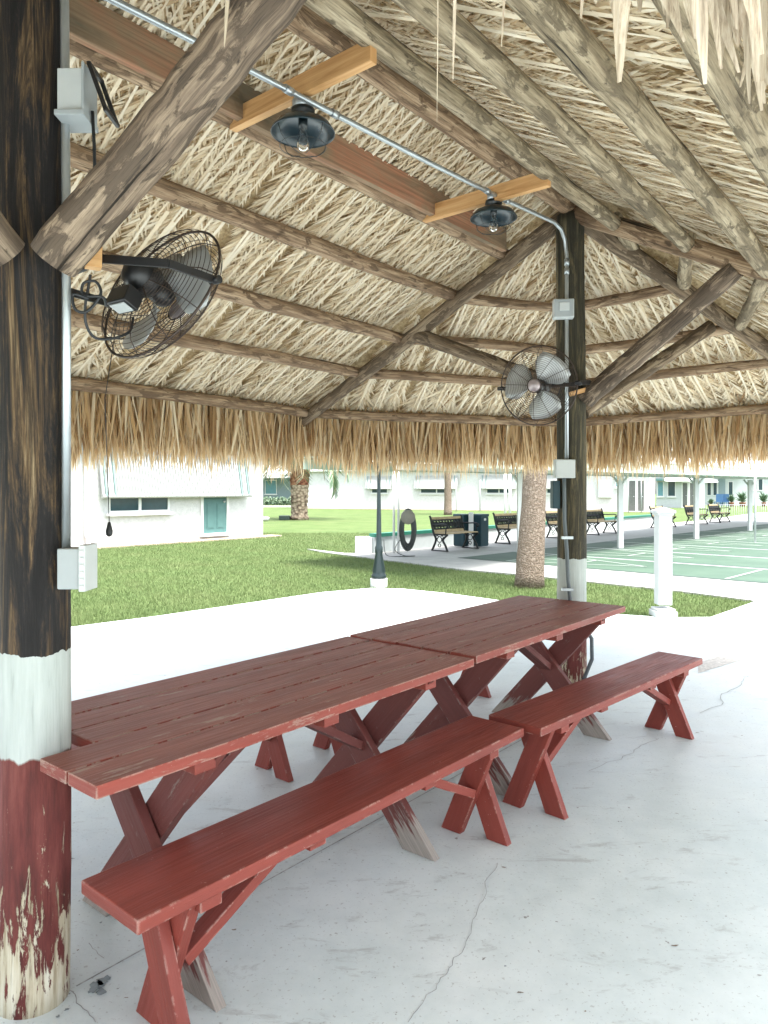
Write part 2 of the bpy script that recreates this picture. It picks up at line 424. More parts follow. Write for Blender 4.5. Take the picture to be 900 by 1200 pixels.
t.color(t.ramp(g, [(.3, (.40, .20, .075)), (.5, (.55, .31, .13)), (.7, (.66, .42, .21))])); t.bump(g, .2, .003); M['lumber'] = t.mat
t = NT('sawn_beam', .75, .2)
g = t.noise(t.uv(3, 1.2), 1, 5, .6); g2 = t.noise(t.uv(70, 1.5), 1, 5, .6)
c = t.ramp(g, [(.36, (.13, .11, .075)), (.48, (.27, .19, .12)), (.58, (.36, .17, .10)), (.72, (.30, .21, .14))])
c = t.mix(t.ramp(g2, [(.4, 0), (.62, .55)]), c, (.12, .075, .045)); t.color(c); t.bump(g2, .4, .004); M['sawn_beam'] = t.mat
t = NT('clear_glass', .05, .5); t.b.inputs['Transmission Weight'].default_value = .95; t.b.inputs['IOR'].default_value = 1.3
t.color((.95, .95, .92)); M['clear_glass'] = t.mat
t = NT('palm_bark', .9, .1)
rings = t.n.new('ShaderNodeTexWave'); rings.wave_type = 'BANDS'; rings.bands_direction = 'Y'; rings.inputs['Scale'].default_value = 4.5
rings.inputs['Distortion'].default_value = 16; rings.inputs['Detail'].default_value = 6; rings.inputs['Detail Scale'].default_value = 2.5; t.l.new(t.uv(1, 1), rings.inputs['Vector'])
n = t.noise(t.uv(30, 14), 1, 7, .7)
c = t.ramp(n, [(.3, (.10, .08, .065)), (.5, (.25, .20, .16)), (.7, (.40, .34, .28))])
c = t.mix(t.math('MULTIPLY', rings.outputs['Fac'], .6), c, (.12, .09, .065))
t.color(c); t.bump(t.math('ADD', n, rings.outputs['Fac']), .8, .02); M['palm_bark'] = t.mat
t = NT('palm_boots', .9, .1)
v = t.n.new('ShaderNodeTexVoronoi'); t.l.new(t.uv(5, 7), v.inputs['Vector']); v.inputs['Scale'].default_value = 1
c = t.ramp(v.outputs['Distance'], [(.1, (.36, .30, .23)), (.5, (.24, .19, .14)), (.8, (.09, .065, .05))])
hz = t.ramp(t.z(), [(.0, 0), (1, 1)])
c = t.mix(t.math('GREATER_THAN', t.z(), 1.75), c, t.ramp(t.noise(t.pos(), 6, 5), [(.4, (.12, .045, .03)), (.6, (.30, .15, .09))])); t.color(c)
t.bump(v.outputs['Distance'], 1, .05); M['palm_boots'] = t.mat
t = NT('palm_leaf', .6, .3)
c = t.ramp(t.attr('tone'), [(0, (.06, .11, .06)), (.6, (.15, .23, .15)), (1, (.30, .34, .24))])
t.color(c); M['palm_leaf'] = t.mat
t = NT('dry_leaf', .8, .2)
t.color(t.ramp(t.attr('tone'), [(0, (.16, .10, .06)), (1, (.40, .31, .20))])); M['dry_leaf'] = t.mat

# ------------------------------------------------------------------ frame of the hut
TH = .685
U = V(math.sin(TH), math.cos(TH), 0); W_ = V(-math.cos(TH), math.sin(TH), 0); UP = V(0, 0, 1)
P1 = V(-1.04, 2.14, 0); P2 = P1 + U * 3.695
Z0, KZ = 3.49, .546
def uD(u, D, z=0): return U*u + W_*D + UP*z
def ray(P, ang, r, dz=0.0):
    a = R(ang); p = P + (U*math.cos(a) + W_*math.sin(a)) * r
    return V(p.x, p.y, Z0 - KZ*r + dz)

# ------------------------------------------------------------------ ground, slab, path, court
def G(px, py): 
    Y = 1270.0/(py-574.0); return ((px-450.0)/845.0*Y, Y)
g = MB(); g.sheet([(-160, -40), (200, -40), (200, 260), (-160, 260)], -.03); o = g.build('ground', M['grass']); tag(o, kind='structure')

slab_pts = [(-14, -12), (12, -12), (12, 3.3), (5.05, 9.77), (3.86, 8.52), (3.35, 8.50), (2.9, 8.68), (2.2, 9.12), (1.47, 9.92), (.9, 10.5), (.3, 10.95), (-.2, 11.04), (-.9, 10.6), (-1.88, 9.5), (-2.7, 8.6), (-3.6, 7.75), (-5.5, 6.4), (-14, 3)]
g = MB(); g.poly(slab_pts, -.12, 0)
def wob(a, b, n, amp, seed):
    rr = random.Random(seed); out = []
    d = Vector(b[:2]) - Vector(a[:2]); nn = Vector((-d.y, d.x)).normalized(); w = 0
    for i in range(n+1):
        t = i/n; w = w*.75 + rr.uniform(-amp, amp); q = Vector(a[:2]) + d*t + nn*w*min(1, 4*t, 4*(1-t)+.2); out.append((q.x, q.y))
    return out
g.ribbon(wob(G(478, 1199), G(545, 1110), 22, .008, 1), .0022, .003, 1)
g.ribbon(wob(G(545, 1110), G(582, 1012), 22, .010, 2), .002, .003, 1)
g.ribbon(wob(G(690, 904), G(772, 866), 16, .018, 3), .0032, .003, 1)
g.ribbon(wob(G(820, 836), G(868, 800), 14, .03, 4), .0045, .003, 1)
g.ribbon(wob(G(868, 800), G(899, 790), 8, .03, 5), .004, .003, 1)
g.ribbon(wob(G(80, 1160), G(112, 1199), 10, .008, 6), .0028, .003, 1)
g.ribbon(wob(G(104, 1106), G(122, 1124), 6, .004, 9), .002, .003, 1)
g.ribbon(wob(G(800, 737), G(905, 754), 10, .004, 7), .03, .003, 4)
j0 = P1 + U*.10 + W_*-.06; j1 = P2 - U*.1 + W_*-.06
g.ribbon([(j0.x, j0.y), (j1.x, j1.y)], .006, .003, 1)
# aggregate seam strip crossing the slab on the right
a, b, c_, d = G(818, 777), G(925, 742), G(925, 757), G(818, 789)
g.sheet([a, d, c_, b][::-1] if False else [d, c_, b, a], .003, 2)
def blob(cx, cy, r, seed, sx=1.0):
    rr = random.Random(seed); k = 26; ph = [rr.random()*6 for _ in range(3)]
    return [(cx + r*sx*math.cos(2*PI*i/k)*(1+.3*math.sin(3*2*PI*i/k+ph[0])+rr.uniform(-.22, .22)), cy + r*math.sin(2*PI*i/k)*(1+.3*math.sin(2*2*PI*i/k+ph[1])+rr.uniform(-.22, .22))) for i in range(k)]
for px, py, r, s_ in ((112, 1157, .022, 1), (121, 1150, .018, 2), (118, 1163, .014, 3), (78, 1184, .006, 4), (68, 1192, .005, 5), (118, 1082, .004, 11), (386, 1008, .004, 6), (592, 1133, .004, 7)):
    cx, cy = G(px, py); g.sheet(blob(cx, cy, r, s_), .003, 3)
rr = random.Random(3)
for i in range(60):
    Yq = 1.9 + 6*rr.random()**1.4; xq = rr.uniform(-.5, .55)*Yq
    g.sheet(blob(xq, Yq, rr.uniform(.0015, .005), 50+i, rr.uniform(.5, 2.5)), .003+i*1e-5, rr.choice([1, 4, 4]))
slab = tag(g.build('patio_slab', [M['concrete'], M['crack'], M['aggregate'], M['stain'], M['litter']]), kind='structure')

av = V(.693, .721, 0); bv = V(.721, -.693, 0)
O_ = V(1.62, 15.9, 0)
path_pts = [(12, 3.3), (40, -18), (60, 10), (25, 48), (16, 36), (11.0, 30.4), (-.35, 17.1), (-.95, 17.2), (-1.96, 18.4), (-1.5, 17.5), (1.45, 13.66), (2.3, 12.96), (4.39, 10.76), (5.05, 9.77)]
g = MB(); g.poly(path_pts, -.12, -.001); tag(g.build('court_path', M['path_concrete']), kind='structure')

g = MB()
def cq(a0, a1, b0, b1, z, m):
    p = [O_ + av*a0 + bv*b0, O_ + av*a0 + bv*b1, O_ + av*a1 + bv*b1, O_ + av*a1 + bv*b0]
    g.sheet([(q.x, q.y) for q in p], z, m)
def cl(a0, b0, a1, b1, w=.06, z=.010):
    p = O_ + av*a0 + bv*b0; q = O_ + av*a1 + bv*b1; g.ribbon([(p.x, p.y), (q.x, q.y)], w, z, 2)
cq(0, 22, 0, 18, .003, 0)
for k in range(9):
    a0 = 2.42*k; a1 = a0 + 2.05
    if k: cq(a0-.30, a0-.16, 0, 18, .007, 2)
    cq(a0-.14 if k else a0, a0+.04 if k else .12, 0, 18, .007, 1)
    m = (a0+a1)/2+.05
    for b_off, sgn in ((1.2, 1), (16.8, -1)):
        e = b_off; t = b_off + sgn*2.6
        cl(a0+.12, e, m, t); cl(a1+.02, e, m, t); cl(a0+.12, e, a1+.02, e); cl((a0+m)/2+.06, (e+t)/2, (a1+m)/2, (e+t)/2); cl(m, e, m, (e+t)/2)
    cl(a0+.12, 5.6, a1+.02, 5.6); cl(a0+.12, 12.4, a1+.02, 12.4)
tag(g.build('shuffleboard_court', [M['court_green'], M['court_dark'], M['court_line']]), kind='structure')

# grass blades
def inpoly(x, y, poly):
    ins = np.zeros(len(x), bool); n = len(poly)
    for i in range(n):
        x1, y1 = poly[i]; x2, y2 = poly[(i+1) % n]
        if y1 == y2: continue
        c = ((y1 > y) != (y2 > y)) & (x < (x2-x1)*(y-y1)/(y2-y1)+x1); ins ^= c
    return ins
N = 330000
yy = 7.5 + 18*RNG.random(N)**1.35; xx = (-.56 + 1.2*RNG.random(N))*yy
k = ~inpoly(xx, yy, slab_pts) & ~inpoly(xx, yy, path_pts)
hx = -7.7 + .633*0; s_ = (xx+7.7)*.633+(yy-19.2)*.774; d_ = -(xx+7.7)*.774+(yy-19.2)*.633
k &= ~((d_ > -.35) & (s_ < 6.3)); xx, yy = xx[k], yy[k]; n = len(xx)
cl_ = np.sin(xx*3.1+1)*np.sin(yy*2.3) + np.sin(xx*7.7+yy*5)*.6 + RNG.normal(0, .5, n)
a = RNG.random(n)*2*PI; lean = RNG.random(n)*.7
D = np.stack([np.cos(a)*lean, np.sin(a)*lean, np.ones(n)], 1); S = np.stack([-np.sin(a), np.cos(a), np.zeros(n)], 1)
o = strips('lawn_grass', M['grass_blade'], None, np.stack([xx, yy, np.full(n, -.032)], 1), D, S, .028+.026*RNG.random(n)+.007*np.clip(cl_, -1, 1), .006+.004*yy/12, np.clip(.48+.15*cl_, 0, 1), segs=1, taper=(1, .15))
tag(o, kind='stuff')

# ------------------------------------------------------------------ the thatched hut
HUT_C = (P1+P2)/2
hut = thing('thatched_hut', 'open thatched palm hut on two round wooden posts over the red picnic tables', 'thatched hut', (HUT_C.x, HUT_C.y, 0))
def pole(p, q, r0, r1=None, name='purlin', mat='pole_tan', bend=.02, bumps=.06, seg=14, n=14, parent=hut):
    r1 = r1 or r0; p, q = Vector(p), Vector(q); d = q-p
    b = V(random.uniform(-1, 1), random.uniform(-1, 1), random.uniform(-1, 1)).cross(d).normalized() * bend * random.uniform(.3, 1)
    pts = []; rr = []
    for i in range(n+1):
        t = i/n; pts.append(p + d*t + b*math.sin(PI*t) + V(*[random.uniform(-.003, .003) for _ in range(3)]))
        rr.append((r0+(r1-r0)*t) * random.uniform(.96, 1.04))
    return MB().tube(pts, rr, seg, bumps=bumps).build(name, M[mat], parent)
def post(P, mat, top, r):
    pts = []; rr = []
    for i in range(41):
        t = i/40; pts.append(V(P.x + .006*math.sin(t*5), P.y + .004*math.sin(t*7), -.02 + (top+.02)*t))
        rr.append(r*(1.02 - .06*t + random.uniform(-.006, .006)))
    MB().tube(pts, rr, 28, bumps=.018).build('post', M[mat], hut)
post(P1, 'post_near', 3.40, .097); post(P2, 'post_far', 3.40, .100)
HL, HM, HC, HR = 94, 26, -35, -100                 # hips round the far end
far_h = [HL, HM, HC, HR]; near_h = [180-HL, 180-HM, 180-HC-360, 180-HR-360]    # mirrored: 86,154,-145,-80
RL = [.50, .92, 1.41, 1.84, 2.40]; RR = [.36, .84, 1.30, 1.72, 2.36]
# ridge pole on the post tops
pole(P1 - U*.35 + UP*3.45, P2 + U*.06 + UP*3.45, .062, .058, 'ridge_pole', 'pole_tan', .01)
for a in far_h:
    r_ = .062 if a != HM else .05
    e = ray(P2, a, 2.50, -.02); s0 = ray(P2, a, .02, -.06)
    pole(s0, e, r_, .05, 'hip_pole', 'pole_brown' if a in (HL, HC) else 'pole_tan', .02)
for a in near_h:
    pole(ray(P1, a, .02, -.06), ray(P1, a, 2.50, -.02), .062, .05, 'hip_pole', 'pole_brown', .02)
# long poles on both slopes
rl = [.050, .052, .050, .046, .045]
for i, r in enumerate(RL):
    a, b = ray(P1, near_h[0], r), ray(P2, far_h[0], r); d = (b-a).normalized()
    pole(a-d*.05, b+d*.03, rl[i]*1.05, rl[i]*.9, 'purlin', 'pole_tan', .025)
for i, r in enumerate(RR):
    a, b = ray(P1, near_h[3], r), ray(P2, far_h[3], r); d = (b-a).normalized()
    pole(a-d*.1-UP*.02, b+d*.07-UP*.06, [.052, .048, .049, .052, .05][i], [.048, .047, .050, .052, .05][i], 'purlin', 'pole_green', .03, .07)
def endpoles(P, h, nm):
    for i in range(3):
        for j in range(5):
            ra = RR[j] if (i == 2 and False) else RL[j]; rb = RL[j]
            if i == 2: rb = RR[j]
            if i == 0 and j == 0 or (j == 0 and i == 1): continue
            a, b = ray(P, h[i], ra, .0), ray(P, h[i+1], rb, .0); d = (b-a).normalized()
            if i == 2: b = b + d*.04 - UP*.03
            pole(a, b, .042 if i < 2 else .047, .038 if i < 2 else .044, 'purlin', 'pole_tan' if i < 2 else 'pole_green', .02, n=9)
endpoles(P2, far_h, 0); endpoles(P1, near_h, 1)
# braces from the posts up to the hips
pole(P2 + V(-.05, -.02, 2.20), ray(P2, HL, 1.28, -.05), .055, .055, 'brace', 'pole_brown', .01)
pole(P2 + V(.07, -.09, 2.12), ray(P2, HR, 1.12, -.10), .068, .062, 'brace', 'brace_wood', .01)
pole(P2 + V(.09, .02, 2.05), ray(P2, HC, 1.15, -.16), .055, .05, 'brace', 'pole_brown', .01)
pole(V(-.905, 1.975, 2.135), V(-.06, 1.67, 2.88), .069, .062, 'brace', 'brace_wood', .01, .035, 20, 24)
pole(V(-1.045, 1.98, 2.145), V(-1.40, 1.27, 2.88), .066, .070, 'brace', 'brace_wood', .01, .035, 18, 20)
pole(P1 + V(-.07, .05, 2.15), ray(P1, near_h[0], 1.25, -.06), .07, .065, 'brace', 'brace_wood', .01)
MB().lathe([(.0, .0), (.014, 0), (.012, .006), (.004, .009), (0, .009)], (-.855, 1.905, 2.165), (.2, -.9, -.2), 12).build('bolt', M['light_plastic'], hut)
# sawn board beside the upper pole, cross boards that carry the lamps
b = MB(); b.beam(uD(.70, 2.575, 3.255), uD(4.50, 2.575, 3.275), .165, .04, UP); b.build('sawn_beam', M['sawn_beam'], hut, .003)
for u, zz in ((2.14, 3.205), (3.64, 3.215)):
    b = MB(); b.beam(uD(u, 1.80, zz), uD(u, 2.65, zz), .09, .040, UP); b.build('cross_board', M['lumber'], hut, .003)

# roof faces
def facelist():
    F = []
    A1, A2 = V(P1.x, P1.y, Z0), V(P2.x, P2.y, Z0)
    E = 2.60
    F.append(('left', [A1, A2, ray(P2, HL, E), ray(P1, near_h[0], E)]))
    F.append(('right', [A2, A1, ray(P1, near_h[3], E), ray(P2, HR, E)]))
    for P, h, nm in ((P2, far_h, 'far'), (P1, near_h, 'near')):
        for i in range(3): F.append((nm+str(i), [V(P.x, P.y, Z0), ray(P, h[i], E), ray(P, h[i+1], E)]))
    return F
FACES = facelist()
back = MB()
lp, ld, ls, ll, lw, lt, ldr, ln = ([] for _ in range(8))   # leaflets
rp, rd, rs, rlen, rw, rt = ([] for _ in range(6))           # ribs
def tri_in(p, poly2):
    s_ = 0; n = len(poly2)
    for i in range(n):
        a, b = poly2[i], poly2[(i+1) % n]
        c = (b[0]-a[0])*(p[1]-a[1])-(b[1]-a[1])*(p[0]-a[0])
        if c > 0: s_ |= 1
        elif c < 0: s_ |= 2
    return s_ != 3
rg = random.Random(5)
for nm, pts in FACES:
    e0, e1 = pts[-2], pts[-1]
    n = (e1-e0).cross(pts[0]-e0).normalized()
    if n.z > 0: n = -n                       # points down into the hut
    tdir = (e1-e0).normalized(); tdir.z = 0; tdir.normalize()
    gdir = n.cross(tdir).normalized()
    if gdir.z > 0: gdir = -gdir
    o0 = pts[0]
    p2 = [((p-o0).dot(tdir), (p-o0).dot(gdir)) for p in pts]
    # backing layer, a closed wedge above the leaves
    up = -n
    ring = [p + UP*.165 for p in pts]; top = [p + UP*.38 for p in pts]
    k0 = len(back.v); m = len(pts); back.v += ring + top
    back.face([k0+i for i in range(m)], [(0,0)]*m); back.face([k0+m+i for i in range(m)][::-1], [(0,0)]*m)
    for i in range(m): back.face([k0+i, k0+(i+1) % m, k0+m+(i+1) % m, k0+m+i], [(0,0)]*4)
    tmin, tmax = min(q[0] for q in p2), max(q[0] for q in p2); smax = max(q[1] for q in p2)
    unseen = nm in ('near0', 'near1')
    pitch = .070 if not unseen else .13
    t = tmin
    while t < tmax:
        t += pitch*rg.uniform(.75, 1.25); s = -.05; lean = rg.gauss(0, .022)
        while s < smax+.05:
            tt = t + lean*s + rg.gauss(0, .005)
            L = rg.uniform(.42, .62)
            if tri_in((tt, s+.10), p2):
                off = .055 + rg.uniform(0, .012)
                base = o0 + tdir*tt + gdir*s - n*off
                ang = lean + rg.gauss(0, .03)
                dd = (gdir + tdir*ang + n*rg.uniform(-.02, .01)).normalized()
                low = s > smax - .62
                if not low or rg.random() < .35:
                    rp.append(base); rd.append(dd); rs.append(tdir + n*rg.gauss(0, .25)); rlen.append(L*1.1); rw.append(rg.uniform(.012, .021)); rt.append(rg.uniform(.6, 1))
                q = 0.0
                while q < L:
                    q += rg.uniform(.012, .021) * (1.6 if unseen else 1)
                    for sg in (-1, 1):
                        aa = rg.gauss(.58, .09) if not low else rg.gauss(.34, .26)
                        lay = rg.uniform(.012, .055)
                        b0 = base + dd*q - n*lay
                        if s+q > smax+.05: continue
                        dv = (gdir*math.cos(aa) + tdir*sg*math.sin(aa) + n*rg.uniform(-.06, .03)).normalized()
                        lp.append(b0); ld.append(dv); ls.append(n.cross(dv) + n*rg.gauss(0, .27))
                        ll.append(rg.uniform(.07, .13) if not low else rg.uniform(.14, .34)); lw.append(rg.uniform(.008, .016) if not low else rg.uniform(.010, .020)); lt.append(min(1, max(0, rg.gauss(.62, .19))) if rg.random() > .035 else rg.uniform(0, .2)); ldr.append(rg.uniform(-.008, .008))
            s += L*rg.uniform(.7, .9)
back.build('thatch_backing', M['thatch_back'], hut)
print('leaflets', len(lp), 'ribs', len(rp))
strips('thatch_leaves', M['thatch'], hut, lp, ld, ls, ll, lw, lt, ldr, segs=2, taper=(.8, 1, .1))
# ribs: a shallow three sided bar
nn_ = []
strips('thatch_ribs', M['thatch'], hut, rp, rd, rs, rlen, rw, rt, segs=3, taper=(1, .9, .8, .5))

# fringe round the eaves
fp, fd, fs_, fl, fw, ft, fdr = ([] for _ in range(7))
def fringe(a, b, per_m, outward, depth=.20, lmin=.38, lmax=.56, z_off=.055, keep=None):
    d = b-a; n = int(d.length*per_m); th = d.normalized()
    for i in range(n):
        t = rg.random(); o_ = rg.random()**.8*depth
        p = a + d*t + outward*o_; p.z += z_off + rg.uniform(-.05, .06) - o_*.35
        wv = .5+.5*math.sin(t*d.length*5.1+a.x*3)*math.sin(t*d.length*2.3+1); L = rg.uniform(lmin, lmax)*(0.90+.16*wv)
        if rg.random() < .25: L *= rg.uniform(.55, .95)
        if rg.random() < .05: L *= rg.uniform(1.05, 1.16)
        if keep:
            L = keep(p, L)
            if L is None: continue
        fp.append(p); dirv = (V(0, 0, -1) + outward*rg.gauss(.02, .07) + th*rg.gauss(0, .13)).normalized()
        fd.append(dirv); fs_.append((th*math.cos(rg.gauss(0, .7)) + outward*math.sin(rg.gauss(0, .8))))
        fl.append(L); fw.append(rg.uniform(.010, .022)); ft.append(min(1, max(0, rg.gauss(.50, .34)))); fdr.append(rg.uniform(-.04, .04))
def section(P, h0, P_, h1, dens, **kw):
    a, b = ray(P, h0, 2.43), ray(P_, h1, 2.43); d = (b-a).normalized(); out = V(d.y, -d.x, 0)
    mid = (a+b)/2
    if out.dot(mid-HUT_C) < 0: out = -out
    fringe(a, b, dens, out, **kw)
section(P1, near_h[0], P2, HL, 900); section(P2, HL, P2, HM, 900); section(P2, HM, P2, HC, 900); section(P2, HC, P2, HR, 520)
section(P1, near_h[0], P1, near_h[1], 300); section(P1, near_h[1], P1, near_h[2], 300); section(P1, near_h[3], P2, HR, 300)
def keep(p, L):
    # over the near corner the fringe is thin and short on the left, thicker to the right
    if p.x < .10: return L*.5 if rg.random() < .25 else None
    tip = p.z - L
    if rg.random() > (.02 if p.x < .22 else .15): return None
    return L
strips('thatch_fringe', M['fringe'], hut, fp, fd, fs_, fl, fw, ft, fdr, segs=4, taper=(.8, 1, .95, .7, .08))
# loose near blades that hang lower at the corner over the viewer
P_, D_, S_, L_, W2, T_ = [], [], [], [], [], []
for px, ytip, Y, wd, lean in ((700, 78, .36, .011, -.32), (732, 118, .37, .013, 0), (795, 122, .38, .010, .02), (790, 70, .40, .009, .0), (838, 112, .42, .010, .42),
                             (862, 150, .44, .009, .05), (868, 120, .40, .008, .02), (884, 95, .42, .011, -.02), (895, 145, .45, .008, .1), (642, 24, .38, .007, .0), (850, 138, .47, .006, 0), (812, 60, .43, .012, -.1), (880, 140, .5, .009, .25), (760, 40, .45, .012, .1), (720, 30, .42, .012, -.1), (872, 60, .42, .013, 0), (845, 70, .47, .012, .1),
                             (582, 78, .40, .0028, -.12), (519, 118, .40, .0026, -.10), (523, 165, .41, .0012, .02), (280, 70, .62, .0075, .03), (690, 20, .44, .010, .2), (826, 40, .42, .011, .2), (856, 30, .4, .012, .05), (893, 60, .4, .012, -.1), (808, 96, .46, .008, .12)):
    x = (px-450)/845*Y; z = 1.503 + (574-ytip)/845*Y; L = 2.16 - z
    d = V(lean*.5, rg.gauss(0, .05), -1).normalized()
    tip = V(x, Y, z); P_.append(tip - d*L); D_.append(d); S_.append(V(1, rg.uniform(-.5, .5), 0)); L_.append(L); W2.append(wd*.85); T_.append(rg.uniform(.5, 1))
for i in range(34):
    px = rg.uniform(765, 905) if i > 3 else rg.uniform(650, 760); Y = rg.uniform(.38, .56); ytip = rg.uniform(15, 70) + max(0, px-760)*rg.uniform(.15, .75)
    x = (px-450)/845*Y; z = 1.503 + (574-ytip)/845*Y; L = 2.2 - z; d = V(rg.gauss(.02, .16), rg.gauss(0, .05), -1).normalized()
    P_.append(V(x, Y, z) - d*L); D_.append(d); S_.append(V(1, rg.uniform(-.8, .8), 0)); L_.append(L); W2.append(rg.uniform(.006, .013)); T_.append(rg.uniform(.3, 1))
for q in zip(P_, D_, S_, L_, W2, T_):
    strips('hanging_blade', M['near_blade'], hut, *[[x] for x in q], droop=.02, segs=16, taper=[1]*14+[.92, .72, .2], curl=rg.uniform(.1, .9))

# ------------------------------------------------------------------ conduit, boxes, lamps
vt = V(1.235, 4.872, 0)
cp = [uD(.93, 2.13, 3.05), uD(1.5, 2.13, 3.085), uD(2.14, 2.13, 3.115), uD(3.0, 2.13, 3.16), uD(3.64, 2.13, 3.20), uD(4.38, 2.132, 3.262), uD(4.48, 2.133, 3.245), uD(4.54, 2.133, 3.19), vt + UP*3.08, vt + UP*2.8, vt + UP*2.4, vt + UP*1.66]
cond = thing('electrical_conduit', 'thin galvanized conduit under the roof, bending down the far post', 'conduit', (vt.x, vt.y, 1.66))
MB().tube(cp, .0125, 12).build('pipe', M['galvanized'], cond)
for p, d in ((uD(2.0, 2.13, 3.108), U), (uD(2.27, 2.13, 3.122), U), (uD(3.53, 2.13, 3.193), U), (uD(3.75, 2.13, 3.207), U), (vt + UP*3.04, UP), (vt+UP*2.98, UP)):
    MB().tube([p-d*.02, p+d*.02], .017, 12).build('coupling', M['galvanized'], cond)
nc = thing('electrical_conduit', 'grey conduit strapped up the right side of the near post', 'conduit', (-.925, 2.10, 1.34))
MB().tube([(-.925, 2.10, 1.33), (-.925, 2.10, 2.2), (-.93, 2.10, 2.9), (-.945, 2.11, 3.38)], .0125, 12).build('pipe', M['galvanized'], nc)

def jbox(name, label, c, w, h, d, mat, cover, extra=None, rz=0):
    o = thing(name, label, 'electrical box', c, rz)
    m = MB(); m.abox(-w/2, w/2, -d/2, d/2, -h/2, h/2); m.build('box_body', M[mat], o, .004, world=False)
    m = MB(); m.abox(-w/2*.92, w/2*.92, -d/2-.006, -d/2-.001, -h/2*.92, h/2*.92)
    for sx in (-1, 1):
        for sz in (-1, 1): m.lathe([(0, 0), (.004, 0), (.004, .003), (0, .003)], (sx*w*.38, -d/2-.006, sz*h*.38), (0, -1, 0), 8)
    m.build('cover', M[cover], o, .002, world=False)
    return o
o = jbox('junction_box', 'grey junction box high on the far post above the fan', (1.205, 4.85, 2.717), .135, .125, .07, 'light_plastic', 'grey_plastic', rz=R(-6))
m = MB(); m.abox(-.03, .035, -.05, -.042, -.02, .035); m.build('switch_plate', M['light_plastic'], o, .003, world=False)
o = jbox('junction_box', 'light grey metal box on the far post at fringe height', (1.235-.02, 4.86, 1.645), .135, .125, .06, 'light_plastic', 'light_plastic')
o = jbox('switch_box', 'narrow dark blue box on the back left of the far post', (1.172, 4.94, 1.47), .05, .19, .08, 'bin_teal', 'bin_teal')
# cable down the far post
cab = thing('power_cable', 'dark flexible cable strapped down the front of the far post', 'cable', (1.25, 4.87, .05))
MB().tube([(1.215, 4.865, 1.585), (1.217, 4.868, 1.5), (1.222, 4.882, 1.3), (1.238, 4.885, 1.1), (1.245, 4.88, .9), (1.26, 4.88, .75), (1.33, 4.86, .62), (1.40, 4.86, .5), (1.405, 4.87, .36), (1.36, 4.90, .22), (1.33, 4.9, .10)], .013, 10).build('cable', M['cable_grey'], cab)
for z in (1.18, .83): MB().beam((1.20, 4.872, z), (1.275, 4.868, z), .018, .034, UP).build('strap', M['galvanized'], cab)

# outlet boxes on the near post
o = thing('outlet_box', 'grey weatherproof outlet box low on the near post, lid closed', 'outlet box', (-.885, 2.10, 1.275))
m = MB(); m.abox(-.935, -.872, 2.06, 2.13, 1.218, 1.335); m.build('box_body', M['grey_plastic'], o, .004)
m = MB(); m.abox(-.869, -.850, 2.05, 2.14, 1.213, 1.345)
for i in range(6): m.abox(-.866, -.853, 2.046, 2.0495, 1.225+i*.02, 1.232+i*.02)
m.build('lid', M['light_plastic'], o, .004)
o = thing('outlet_box', 'pale outlet box high on the near post with its lid tilted open', 'outlet box', (-.90, 2.10, 2.55))
m = MB(); m.abox(-.935, -.862, 2.06, 2.13, 2.585, 2.71); m.build('box_body', M['light_plastic'], o, .004)
m = MB(); m.abox(-.935, -.85, 2.04, 2.15, 2.565, 2.582); m.abox(-.860, -.852, 2.045, 2.145, 2.582, 2.72); m.build('rim', M['grey_plastic'], o, .003)
m = MB(); a, b = V(-.842, 2.06, 2.72), V(-.795, 2.06, 2.59)
m.beam(a, b, .012, .012, (0,1,0)); m.beam(a+V(0,.09,0), b+V(0,.09,0), .012, .012, (0,1,0)); m.beam(b-V(0,.006,0), b+V(0,.096,0), .012, .012, (1,0,0)); m.beam(a-V(0,.006,0), a+V(0,.096,0), .012, .012, (1,0,0)); m.build('lid', M['fan_black'], o, .002)
MB().tube([(-.845, 2.09, 2.60), (-.84, 2.09, 2.5), (-.838, 2.09, 2.42), (-.842, 2.10, 2.36), (-.85, 2.13, 2.30)], .005, 8).build('cord', M['cable_black'], o)

def lamp(label, c):
    o = thing('hanging_lamp', label, 'lamp', c, group='barn lamps under the conduit')
    c = Vector(c)
    MB().lathe([(0, .075), (.042, .075), (.045, .07), (.045, .03), (0, .03)], c, seg=24).build('mounting_box', M['galvanized'], o)
    MB().lathe([(0, .034), (.050, .034), (.050, .018), (.043, .012), (.043, -.006), (0, -.006)], c, seg=28).build('socket_cap', M['lamp_dark'], o)
    MB().lathe([(.04, -.004), (.075, -.012), (.115, -.032), (.133, -.058), (.137, -.066), (.134, -.068), (.130, -.060), (.112, -.036), (.073, -.016), (.03, -.010), (.0, -.010)], c, seg=40).build('shade', M['lamp_teal'], o)
    MB().lathe([(0, -.012), (.020, -.012), (.019, -.045), (.0, -.045)], c, seg=16).build('bulb_socket', M['lamp_dark'], o)
    MB().lathe([(.013, -.042), (.016, -.06), (.024, -.09), (.027, -.115), (.022, -.132), (.010, -.140), (0, -.141)], c, seg=20).build('bulb', M['clear_glass'], o)
    w = MB()
    for k in range(4):
        a = PI/4 + k*PI/2; dx, dy = math.cos(a), math.sin(a)
        w.tube([c+V(dx*.130, dy*.130, -.066), c+V(dx*.115, dy*.115, -.105), c+V(dx*.075, dy*.075, -.14), c+V(dx*.02, dy*.02, -.155)], .0016, 6)
    w.tube([c+V(math.cos(t*PI/12)*.098, math.sin(t*PI/12)*.098, -.123) for t in range(24)], .0016, 6, closed=True)
    w.build('cage', M['lamp_dark'], o)
lamp('black barn lamp nearest the viewer, on the longer pale board', uD(2.15, 2.20, 3.08))
lamp('black barn lamp farther off, close to the far post', uD(3.66, 2.165, 3.15))

